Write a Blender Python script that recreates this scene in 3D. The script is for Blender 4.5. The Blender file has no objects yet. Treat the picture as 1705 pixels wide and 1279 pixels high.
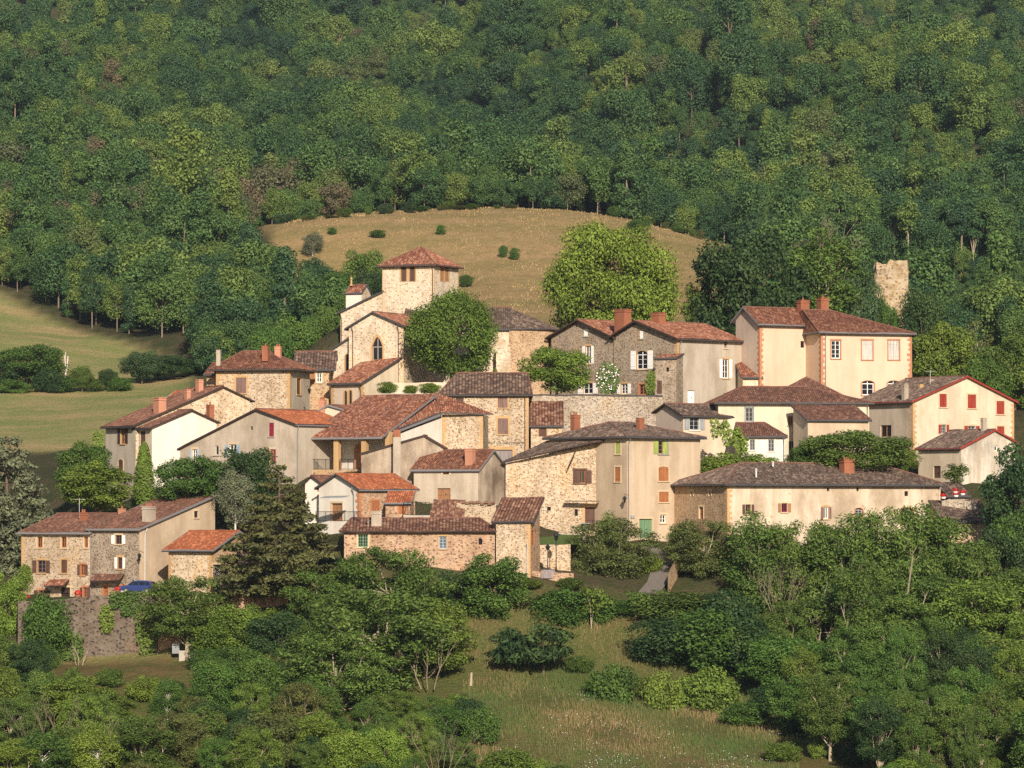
import bpy, bmesh, math, random
import numpy as np
from mathutils import Vector
from mathutils.geometry import tessellate_polygon

# ------------------------------------------------------------------ camera, sky, sun, exposure
SC = bpy.context.scene
COL = SC.collection
F_PX, CX, CY = 7000.0, 852.5, 639.5            # focal length in photo pixels, photo centre
PITCH = math.atan((850 - CY) / F_PX)           # the lens looks slightly up at the hill village
CP, SP = math.cos(PITCH), math.sin(PITCH)
cam_d = bpy.data.cameras.new('camera'); cam = bpy.data.objects.new('camera', cam_d); COL.objects.link(cam)
cam_d.sensor_width = 36.0; cam_d.lens = F_PX / 1705.0 * 36.0
cam_d.clip_start = 1.0; cam_d.clip_end = 9000.0
cam.location = (0, 0, 0); cam.rotation_euler = (math.pi / 2 + PITCH, 0, 0)
SC.camera = cam

SUN_AZ, SUN_EL = math.radians(9), math.radians(25)     # azimuth to the right of straight behind the camera
to_sun = Vector((math.sin(SUN_AZ) * math.cos(SUN_EL), -math.cos(SUN_AZ) * math.cos(SUN_EL), math.sin(SUN_EL)))
world = bpy.data.worlds.new('World'); SC.world = world; world.use_nodes = True
wn = world.node_tree.nodes; wn.clear()
wo = wn.new('ShaderNodeOutputWorld'); bg = wn.new('ShaderNodeBackground'); sky = wn.new('ShaderNodeTexSky')
sky.sky_type = 'NISHITA'; sky.sun_disc = False; sky.sun_elevation = SUN_EL
sky.sun_rotation = math.atan2(to_sun.x, to_sun.y)
world.node_tree.links.new(sky.outputs[0], bg.inputs[0]); world.node_tree.links.new(bg.outputs[0], wo.inputs[0])
bg.inputs[1].default_value = 0.07
sun_d = bpy.data.lights.new('sun', 'SUN'); sun = bpy.data.objects.new('sun', sun_d); COL.objects.link(sun)
sun_d.energy = 5.0; sun_d.angle = math.radians(0.5); sun_d.color = (1.0, 0.885, 0.755)
sun.rotation_euler = to_sun.to_track_quat('Z', 'Y').to_euler()
SC.view_settings.view_transform = 'Standard'; SC.view_settings.look = 'None'
SC.view_settings.exposure = 0.33; SC.view_settings.gamma = 1.0
SC.render.engine = 'CYCLES'
SC.cycles.max_bounces = 5; SC.cycles.diffuse_bounces = 3; SC.cycles.glossy_bounces = 2
SC.cycles.transmission_bounces = 3; SC.cycles.transparent_max_bounces = 4
SC.cycles.use_denoising = False
SC.cycles.caustics_reflective = False; SC.cycles.caustics_refractive = False

HAZE = 0.000035                                 # density of the air per metre
R = math.radians
rng = random.Random(7)

# ------------------------------------------------------------------ photo pixel + real distance -> real point
def Zp(y, py):
    k = (CY - py) / F_PX
    return y * (k * CP + SP) / (CP - k * SP)
def Xp(px, y, z):
    return (px - CX) / F_PX * (y * CP + z * SP)
def at(px, py, y):
    z = Zp(y, py); return Vector((Xp(px, y, z), y, z))
def along(C, D, z, px):
    """distance along the plan line C + s D at which the picture column px is met"""
    K = (px - CX) / F_PX; w = C[1] * CP + z * SP
    return (K * w - C[0]) / (D[0] - K * D[1] * CP)

# ------------------------------------------------------------------ tags and linking
def tag(o, label=None, cat=None, group=None, kind=None):
    if label: o['label'] = label
    if cat: o['category'] = cat
    if group: o['group'] = group
    if kind: o['kind'] = kind
    return o
def thing(name, label, cat, loc, group=None):
    o = bpy.data.objects.new(name, None); COL.objects.link(o); o.location = loc
    o.empty_display_size = 0.2
    return tag(o, label, cat, group)

class MB:
    """collects faces in world coordinates; build() links them as one mesh object under a parent"""
    def __init__(s): s.v = []; s.f = []; s.m = []; s.uv = {}
    def add(s, pts, faces, mi=0):
        b = len(s.v); s.v += [tuple(p) for p in pts]
        for f in faces: s.f.append(tuple(b + i for i in f)); s.m.append(mi)
        return b
    def poly(s, pts, mi=0, uv=None):
        s.add(pts, [range(len(pts))], mi)
        if uv: s.uv[len(s.f) - 1] = uv
    def obox(s, c, X, Y, Z, mi=0):
        """box: centre c, half-extent vectors X, Y, Z"""
        c = Vector(c); p = [c + X * a + Y * b + Z * d for d in (-1, 1) for b in (-1, 1) for a in (-1, 1)]
        s.add(p, [(0, 2, 3, 1), (4, 5, 7, 6), (0, 1, 5, 4), (2, 6, 7, 3), (0, 4, 6, 2), (1, 3, 7, 5)], mi)
    def box(s, x0, x1, y0, y1, z0, z1, mi=0):
        s.obox(((x0 + x1) / 2, (y0 + y1) / 2, (z0 + z1) / 2), Vector(((x1 - x0) / 2, 0, 0)), Vector((0, (y1 - y0) / 2, 0)), Vector((0, 0, (z1 - z0) / 2)), mi)
    def tube(s, pts, rs, n=6, mi=0, cap=True):
        pts = [Vector(p) for p in pts]; rings = []
        if not isinstance(rs, (list, tuple)): rs = [rs] * len(pts)
        for i, p in enumerate(pts):
            d = (pts[min(i + 1, len(pts) - 1)] - pts[max(i - 1, 0)])
            d = d.normalized() if d.length > 1e-6 else Vector((0, 0, 1))
            a = d.cross(Vector((0, 0, 1)) if abs(d.z) < .9 else Vector((1, 0, 0))).normalized(); b = d.cross(a)
            rings.append([p + (a * math.cos(t) + b * math.sin(t)) * rs[i] for t in [2 * math.pi * j / n for j in range(n)]])
        base = len(s.v)
        for r in rings: s.v += [tuple(q) for q in r]
        for i in range(len(pts) - 1):
            for j in range(n):
                s.f.append((base + i * n + j, base + i * n + (j + 1) % n, base + (i + 1) * n + (j + 1) % n, base + (i + 1) * n + j)); s.m.append(mi)
        if cap:
            s.f.append(tuple(base + j for j in range(n))[::-1]); s.m.append(mi)
            e = base + (len(pts) - 1) * n; s.f.append(tuple(e + j for j in range(n))); s.m.append(mi)
    def lathe(s, c, prof, n=10, mi=0):
        c = Vector(c); base = len(s.v)
        for r, z in prof:
            for j in range(n):
                t = 2 * math.pi * j / n; s.v.append((c.x + r * math.cos(t), c.y + r * math.sin(t), c.z + z))
        for i in range(len(prof) - 1):
            for j in range(n):
                s.f.append((base + i * n + j, base + i * n + (j + 1) % n, base + (i + 1) * n + (j + 1) % n, base + (i + 1) * n + j)); s.m.append(mi)
    def build(s, name, mats, parent=None, smooth=False):
        O = Vector((0, 0, 0)); p = parent
        while p is not None: O += Vector(p.location); p = p.parent
        me = bpy.data.meshes.new(name)
        if parent is None and s.v:
            a = np.array(s.v); O = Vector((float(a[:, 0].mean()), float(a[:, 1].mean()), float(a[:, 2].min())))
        me.from_pydata([(v[0] - O.x, v[1] - O.y, v[2] - O.z) for v in s.v], [], s.f)
        if not isinstance(mats, (list, tuple)): mats = [mats]
        for m in mats: me.materials.append(m)
        if len(mats) > 1: me.polygons.foreach_set('material_index', s.m)
        if s.uv:
            l = me.uv_layers.new(name='UVMap')
            for fi, uv in s.uv.items():
                for k, li in enumerate(me.polygons[fi].loop_indices): l.data[li].uv = uv[k]
        if smooth: me.polygons.foreach_set('use_smooth', [True] * len(me.polygons))
        me.update()
        o = bpy.data.objects.new(name, me); COL.objects.link(o)
        if parent is not None: o.parent = parent
        else: o.location = O
        return o

# ------------------------------------------------------------------ materials
def nodes(name):
    m = bpy.data.materials.new(name); m.use_nodes = True; nt = m.node_tree; nt.nodes.clear()
    out = nt.nodes.new('ShaderNodeOutputMaterial'); b = nt.nodes.new('ShaderNodeBsdfPrincipled')
    nt.links.new(b.outputs[0], out.inputs[0]); b.inputs['Roughness'].default_value = 0.85
    b.inputs['Specular IOR Level'].default_value = 0.2
    return m, nt, b
def N(nt, t, **kw):
    n = nt.nodes.new(t)
    for k, v in kw.items():
        if k.startswith('i_'):
            key = k[2:]; key = int(key) if key.isdigit() else key
            n.inputs[key].default_value = v
        else: setattr(n, k, v)
    return n
def ramp(nt, src, stops):
    r = nt.nodes.new('ShaderNodeValToRGB'); e = r.color_ramp.elements
    while len(e) < len(stops): e.new(0.5)
    for i, (p, c) in enumerate(stops):
        e[i].position = p; e[i].color = (c, c, c, 1) if isinstance(c, (int, float)) else (*c[:3], 1)
    nt.links.new(src, r.inputs[0]); return r.outputs[0]
def mixc(nt, f, a, b, mode='MIX'):
    n = nt.nodes.new('ShaderNodeMix'); n.data_type = 'RGBA'; n.blend_type = mode
    for s, v in ((n.inputs[0], f), (n.inputs[6], a), (n.inputs[7], b)):
        if hasattr(v, 'links') or hasattr(v, 'is_linked'): nt.links.new(v, s)
        elif isinstance(v, (int, float)): s.default_value = v
        else: s.default_value = (*v[:3], 1)
    return n.outputs[2]
def math2(nt, op, a, b=0.0):
    n = nt.nodes.new('ShaderNodeMath'); n.operation = op
    for s, v in ((n.inputs[0], a), (n.inputs[1], b)):
        if hasattr(v, 'is_linked'): nt.links.new(v, s)
        else: s.default_value = v
    return n.outputs[0]
def coords(nt, scale=(1, 1, 1)):
    tc = nt.nodes.new('ShaderNodeTexCoord'); mp = nt.nodes.new('ShaderNodeMapping')
    oi = nt.nodes.new('ShaderNodeObjectInfo')
    mul = nt.nodes.new('ShaderNodeVectorMath'); mul.operation = 'SCALE'; mul.inputs[0].default_value = (31, 17, 9)
    nt.links.new(oi.outputs['Random'], mul.inputs['Scale'])
    ad = nt.nodes.new('ShaderNodeVectorMath'); ad.operation = 'ADD'
    nt.links.new(tc.outputs['Object'], ad.inputs[0]); nt.links.new(mul.outputs[0], ad.inputs[1])
    mp.inputs['Scale'].default_value = scale
    nt.links.new(ad.outputs[0], mp.inputs[0]); return mp.outputs[0]
def noise(nt, co, scale, detail=4, rough=.6):
    n = N(nt, 'ShaderNodeTexNoise', i_Scale=scale, i_Detail=detail, i_Roughness=rough)
    nt.links.new(co, n.inputs['Vector']); return n.outputs[0]
def bump(nt, b, h, strength, dist):
    bp = N(nt, 'ShaderNodeBump', i_Strength=strength, i_Distance=dist)
    nt.links.new(h, bp.inputs['Height']); nt.links.new(bp.outputs[0], b.inputs['Normal'])

def stone(name, mortar, dark, mid, cell=3.0, amount=.5, wall_tint=(1, .62, .3)):
    """rubble masonry: pale lime mortar with brown and ochre stones of uneven size, stained in patches"""
    m, nt, b = nodes(name)
    co = coords(nt, (1, 1, 1.5))
    wob = N(nt, 'ShaderNodeTexNoise', i_Scale=2.2, i_Detail=2.0); nt.links.new(co, wob.inputs['Vector'])
    vm = N(nt, 'ShaderNodeVectorMath', operation='MULTIPLY_ADD'); vm.inputs[1].default_value = (.35, .35, .35)
    nt.links.new(wob.outputs['Color'], vm.inputs[0]); nt.links.new(co, vm.inputs[2])
    v = N(nt, 'ShaderNodeTexVoronoi', i_Scale=cell); nt.links.new(vm.outputs[0], v.inputs['Vector'])
    sep = N(nt, 'ShaderNodeSeparateColor'); nt.links.new(v.outputs['Color'], sep.inputs[0])
    spot = ramp(nt, v.outputs['Distance'], [(.36, 1.0), (.50, 0.0)])
    pick = ramp(nt, sep.outputs[0], [(amount - .06, 1.0), (amount + .06, 0.0)])
    isd = math2(nt, 'MULTIPLY', spot, pick)
    st = mixc(nt, sep.outputs[1], dark, mid)
    base = mixc(nt, ramp(nt, sep.outputs[2], [(.2, 0.0), (.9, .65)]), mortar, mid)
    c = mixc(nt, isd, base, st)
    big = noise(nt, coords(nt, (.35, .35, .22)), 1.0, 5)
    c = mixc(nt, 1.0, c, ramp(nt, big, [(.3, (.68, .62, .55)), (.52, (1, 1, 1)), (.75, (1.0, .86, .66))]), 'MULTIPLY')
    nt.links.new(c, b.inputs['Base Color'])
    h = math2(nt, 'SUBTRACT', noise(nt, co, 9, 3), math2(nt, 'MULTIPLY', isd, .6))
    bump(nt, b, h, .8, .05)
    return m
def stucco(name, col, stain=.5, fine=.12, grime=(.45, .40, .34), patch=None):
    m, nt, b = nodes(name)
    big = noise(nt, coords(nt, (.30, .30, .17)), 1.0, 6, .65)
    streak = noise(nt, coords(nt, (1.3, 1.3, .09)), 1.0, 4)
    fn = noise(nt, coords(nt), 7, 4, .7)
    c = mixc(nt, ramp(nt, big, [(.42, 0.0), (.64, stain)]), col, tuple(a * g for a, g in zip(col, grime)))
    c = mixc(nt, ramp(nt, streak, [(.46, 0.0), (.68, stain * .7)]), c, tuple(a * g for a, g in zip(col, (.62, .55, .46))))
    c = mixc(nt, 1.0, c, ramp(nt, fn, [(.25, 1 - fine * 2), (.55, 1.0), (.8, 1 - fine)]), 'MULTIPLY')
    if patch:
        pz = noise(nt, coords(nt, (.5, .5, .7)), 1.6, 6, .7)
        c = mixc(nt, ramp(nt, pz, [(.60, 0.0), (.66, 1.0)]), c, patch)
    nt.links.new(c, b.inputs['Base Color']); bump(nt, b, fn, .35, .03)
    return m
def tiles(name, c1, c2, c3, pu=.30, pv=.38, depth=.07, moss=.35, lichen=.0):
    """rows of half-round clay tiles running down the slope (UV in metres: U along the eave, V up the slope)"""
    m, nt, b = nodes(name)
    tc = N(nt, 'ShaderNodeTexCoord'); sx = N(nt, 'ShaderNodeSeparateXYZ'); nt.links.new(tc.outputs['UV'], sx.inputs[0])
    uu = math2(nt, 'DIVIDE', sx.outputs[0], pu)
    vv = math2(nt, 'DIVIDE', sx.outputs[1], pv)
    iu = math2(nt, 'FLOOR', uu); fu = math2(nt, 'FRACT', uu)
    vv = math2(nt, 'ADD', vv, math2(nt, 'MULTIPLY', iu, .37)); iv = math2(nt, 'FLOOR', vv); fv = math2(nt, 'FRACT', vv)
    cb = N(nt, 'ShaderNodeCombineXYZ'); nt.links.new(iu, cb.inputs[0]); nt.links.new(iv, cb.inputs[1])
    wn_ = N(nt, 'ShaderNodeTexWhiteNoise', noise_dimensions='2D'); nt.links.new(cb.outputs[0], wn_.inputs['Vector'])
    c = ramp(nt, wn_.outputs['Value'], [(.0, c1), (.45, c2), (.8, c3), (1.0, tuple(min(1, x * 1.5) for x in c3))])
    big = noise(nt, coords(nt, (.35, .35, .35)), 1.0, 6, .65)
    c = mixc(nt, ramp(nt, big, [(.42, 0.0), (.68, moss)]), c, tuple(a * .38 for a in c1))
    c = mixc(nt, ramp(nt, noise(nt, coords(nt), .9, 5, .7), [(.55, 0.0), (.75, .5)]), c, c3)
    if lichen:
        c = mixc(nt, ramp(nt, noise(nt, coords(nt, (1, 1, 1)), 3.2, 5, .75), [(.58, 0.0), (.64, lichen)]), c, (.50, .44, .38))
    hump = math2(nt, 'SINE', math2(nt, 'MULTIPLY', fu, math.pi))
    gap = ramp(nt, hump, [(.0, .62), (.45, 1.0)])
    c = mixc(nt, 1.0, c, gap, 'MULTIPLY')
    nt.links.new(c, b.inputs['Base Color'])
    h = math2(nt, 'ADD', hump, math2(nt, 'MULTIPLY', fv, -.35))
    bump(nt, b, h, 1.0, depth)
    return m
def paint(name, col, rough=.7, var=.25, scale=6):
    m, nt, b = nodes(name); b.inputs['Roughness'].default_value = rough
    n = noise(nt, coords(nt), scale, 4, .7)
    c = mixc(nt, ramp(nt, n, [(.35, 0.0), (.75, 1.0)]), col, tuple(a * (1 - var) for a in col))
    nt.links.new(c, b.inputs['Base Color']); return m
def wood(name, col, rough=.8):
    m, nt, b = nodes(name); b.inputs['Roughness'].default_value = rough
    n = noise(nt, coords(nt, (7, 7, .5)), 1.0, 4, .7)
    c = mixc(nt, ramp(nt, n, [(.3, 0.0), (.7, 1.0)]), tuple(a * 1.25 for a in col), tuple(a * .6 for a in col))
    nt.links.new(c, b.inputs['Base Color']); bump(nt, b, n, .5, .02); return m
def glass(name):
    m, nt, b = nodes(name)
    b.inputs['Base Color'].default_value = (.014, .016, .022, 1); b.inputs['Roughness'].default_value = .12
    b.inputs['Specular IOR Level'].default_value = .5; return m

M = {}
M['stone_gold'] = stone('stone_gold', (.58, .475, .345), (.15, .10, .07), (.37, .25, .15), 3.9, .52)
M['stone_cream'] = stone('stone_cream', (.66, .55, .40), (.20, .12, .07), (.48, .33, .19), 3.7, .40)
M['stone_church'] = stone('stone_church', (.69, .60, .47), (.30, .19, .12), (.55, .42, .27), 3.3, .36)
M['stone_tan'] = stone('stone_tan', (.50, .37, .235), (.18, .105, .065), (.38, .24, .14), 3.8, .55)
M['stone_red'] = stone('stone_red', (.50, .35, .23), (.16, .09, .06), (.37, .225, .145), 3.1, .60)
M['stone_grey'] = stone('stone_grey', (.40, .33, .25), (.10, .075, .06), (.27, .20, .14), 3.6, .58)
M['stone_dark'] = stone('stone_dark', (.185, .150, .115), (.035, .028, .024), (.12, .088, .066), 2.6, .66)
M['stone_wall'] = stone('stone_wall', (.50, .43, .34), (.12, .095, .075), (.30, .24, .18), 3.9, .58)
M['pl_white'] = stucco('white_plaster', (.76, .70, .60), .28, .05)
M['pl_cream'] = stucco('cream_plaster', (.68, .57, .42), .40, .06)
M['pl_peach'] = stucco('peach_plaster', (.66, .495, .355), .22, .04)
M['pl_pink'] = stucco('pinkish_plaster', (.56, .45, .36), .4, .06)
M['pl_beige'] = stucco('beige_plaster', (.56, .44, .31), .45, .07)
M['pl_grey'] = stucco('grey_plaster', (.55, .46, .36), .55, .12)
M['pl_greige'] = stucco('greige_plaster', (.50, .43, .34), .5, .08)
M['pl_stain'] = stucco('stained_plaster', (.57, .48, .37), .6, .10)
M['pl_old'] = stucco('old_flaking_plaster', (.66, .545, .41), .75, .10, patch=(.42, .26, .15))
M['pl_dirty'] = stucco('dirty_plaster', (.46, .37, .28), .95, .18, (.28, .26, .25))
M['pl_mould'] = stucco('mouldy_plaster', (.66, .59, .48), 1.0, .10, (.42, .42, .43))
M['t_orange'] = tiles('orange_tiles', (.27, .080, .036), (.345, .108, .046), (.42, .15, .068), .27, .36, .03, .25)
M['t_red'] = tiles('red_tiles', (.125, .048, .030), (.180, .070, .040), (.245, .112, .064), .27, .36, .035, .55, .3)
M['t_brown'] = tiles('brown_tiles', (.115, .055, .037), (.16, .075, .048), (.225, .11, .073), .27, .36, .035, .45, .3)
M['t_dark'] = tiles('dark_tiles', (.080, .053, .040), (.125, .083, .061), (.20, .14, .105), .30, .38, .04, .5, .45)
M['t_canal'] = tiles('canal_tiles', (.085, .052, .039), (.13, .079, .057), (.21, .14, .10), .40, .42, .06, .35, .35)
M['t_canal_red'] = tiles('red_canal_tiles', (.125, .055, .036), (.19, .083, .052), (.28, .155, .10), .38, .42, .06, .4, .45)
M['t_rose'] = tiles('rose_tiles', (.185, .068, .040), (.265, .100, .055), (.36, .172, .105), .30, .40, .05, .35, .35)
M['t_hall'] = tiles('hall_tiles', (.165, .058, .033), (.235, .082, .044), (.33, .15, .088), .27, .34, .04, .5, .8)
M['slate'] = paint('slate', (.09, .10, .14), .5)
M['mortar'] = paint('mortar', (.52, .42, .33)); M['tile_cap'] = paint('clay_caps', (.22, .105, .075), .8, .45)
M['ochre'] = stucco('ochre_stone', (.56, .36, .175), .35, .12); M['brick'] = stucco('brick_trim', (.50, .23, .12), .3, .12)
M['tan_trim'] = stucco('tan_stone', (.66, .50, .32), .2, .08); M['sill_grey'] = paint('sill_stone', (.40, .34, .28))
M['chim_red'] = stucco('red_brick', (.35, .135, .075), .45, .2); M['chim_pink'] = stucco('pink_brick', (.56, .27, .17), .3, .12)
M['chim_grey'] = stucco('grey_render', (.46, .39, .31), .5, .1)
M['zinc'] = paint('zinc', (.22, .21, .215), .5, .2); M['zinc_dark'] = paint('dark_zinc', (.075, .07, .07), .5)
M['pipe_white'] = paint('white_pipe', (.62, .60, .57), .5)
M['white'] = paint('white_paint', (.80, .78, .74), .6, .08); M['cream_frame'] = paint('cream_paint', (.66, .58, .44), .6)
M['brown'] = wood('brown_wood', (.115, .062, .045)); M['lt_brown'] = wood('light_brown_wood', (.34, .175, .085))
M['orange_wood'] = wood('orange_wood', (.36, .14, .055)); M['mauve'] = wood('faded_mauve_wood', (.20, .125, .105))
M['red'] = wood('oxblood_wood', (.30, .045, .03)); M['maroon'] = wood('maroon_wood', (.24, .022, .045))
M['grey_w'] = wood('grey_painted_wood', (.30, .31, .31)); M['pale_grey'] = wood('pale_grey_wood', (.52, .49, .44))
M['blue_w'] = wood('pale_blue_wood', (.36, .43, .50)); M['green_w'] = wood('green_wood', (.16, .27, .15)); M['lime_w'] = wood('lime_wood', (.34, .40, .10))
M['dark_wood'] = wood('dark_wood', (.055, .035, .028)); M['grey_door'] = wood('grey_wood', (.27, .23, .22))
M['glass'] = glass('window_glass'); M['iron'] = paint('iron', (.03, .03, .032), .5)
M['black'] = paint('dark_opening', (.012, .011, .011), .9)
M['concrete'] = stucco('concrete', (.46, .41, .34), .4, .1)
# ------------------------------------------------------------------ houses
TILE = dict(t_canal=(.40, .085), t_canal_red=(.38, .08), t_rose=(.30, .05), t_dark=(.30, .05))
def slab(mb, pts, th=.16, mi=0, side=1, tile=None):
    """a roof plane with thickness, laid in real rows of half-round tiles that sag a little; UV in metres along the eave and up the slope"""
    pu, hh = TILE.get(tile, (.27, .04))
    pts = [Vector(p) for p in pts]
    n = Vector((0, 0, 0))
    for i in range(len(pts)):
        a, b = pts[i], pts[(i + 1) % len(pts)]
        n += Vector(((a.y - b.y) * (a.z + b.z), (a.z - b.z) * (a.x + b.x), (a.x - b.x) * (a.y + b.y)))
    n.normalize()
    if n.z < 0: pts = pts[::-1]; n = -n
    e = Vector((-n.y, n.x, 0)); e = e.normalized() if e.length > 1e-5 else Vector((1, 0, 0)); g = n.cross(e); k = len(pts)
    c0 = sum((p.dot(n) for p in pts)) / k
    E = [p.dot(e) for p in pts]; G = [p.dot(g) for p in pts]; e0, e1 = min(E), max(E)
    step = pu / 4; i0 = math.ceil((e0 + .004) / step); i1 = math.floor((e1 - .004) / step)
    cols = [e0 + .001] + [i * step for i in range(i0, i1 + 1)] + [e1 - .001]
    rows = max(2, min(10, int((max(G) - min(G)) / 1.1)))
    V, UV = [], []
    for x in cols:
        gs = []
        for i in range(k):
            a, b = E[i], E[(i + 1) % k]
            if (a - x) * (b - x) <= 0 and abs(a - b) > 1e-9: t = (x - a) / (b - a); gs.append(G[i] + (G[(i + 1) % k] - G[i]) * t)
        if not gs: gs = [G[0]]
        lo, hi = min(gs), max(gs)
        for r in range(rows + 1):
            y = lo + (hi - lo) * r / rows; p = e * x + g * y + n * c0
            hump = hh * (abs(math.sin(math.pi * x / pu)) - .3)
            sag = .045 * math.sin(p.x * .55 + p.y * .31) * math.sin(p.y * .47 - p.x * .23) + .02 * math.sin(p.x * 1.9 + p.y * 1.3 + p.z)
            V.append(p + Vector((0, 0, th + hump + sag))); UV.append((x, y))
    m_ = rows + 1; b0 = len(mb.v); mb.v += [tuple(v) for v in V]
    for c in range(len(cols) - 1):
        for r in range(rows):
            ix = (c * m_ + r, (c + 1) * m_ + r, (c + 1) * m_ + r + 1, c * m_ + r + 1)
            mb.f.append(tuple(b0 + i for i in ix)); mb.m.append(mi); mb.uv[len(mb.f) - 1] = [UV[i] for i in ix]
    # eave, ridge and verge edges down to the underside
    nb = len(mb.v); low = [p - n * (p.dot(n) - c0) for p in pts]
    for c in range(len(cols)):
        for r in (0, rows): v = V[c * m_ + r]; mb.v.append((v.x, v.y, v.z - th * .9))
    for c in range(len(cols) - 1):
        for s_, r in ((0, 0), (1, rows)):
            mb.f.append((b0 + c * m_ + r, nb + c * 2 + s_, nb + (c + 1) * 2 + s_, b0 + (c + 1) * m_ + r) if r == 0 else (b0 + (c + 1) * m_ + r, nb + (c + 1) * 2 + s_, nb + c * 2 + s_, b0 + c * m_ + r)); mb.m.append(side)
    for c in (0, len(cols) - 1):
        A, B = b0 + c * m_, b0 + c * m_ + rows; mb.f.append((A, nb + c * 2, nb + c * 2 + 1, B)); mb.m.append(side)
    mb.poly(pts[::-1], side)

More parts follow.
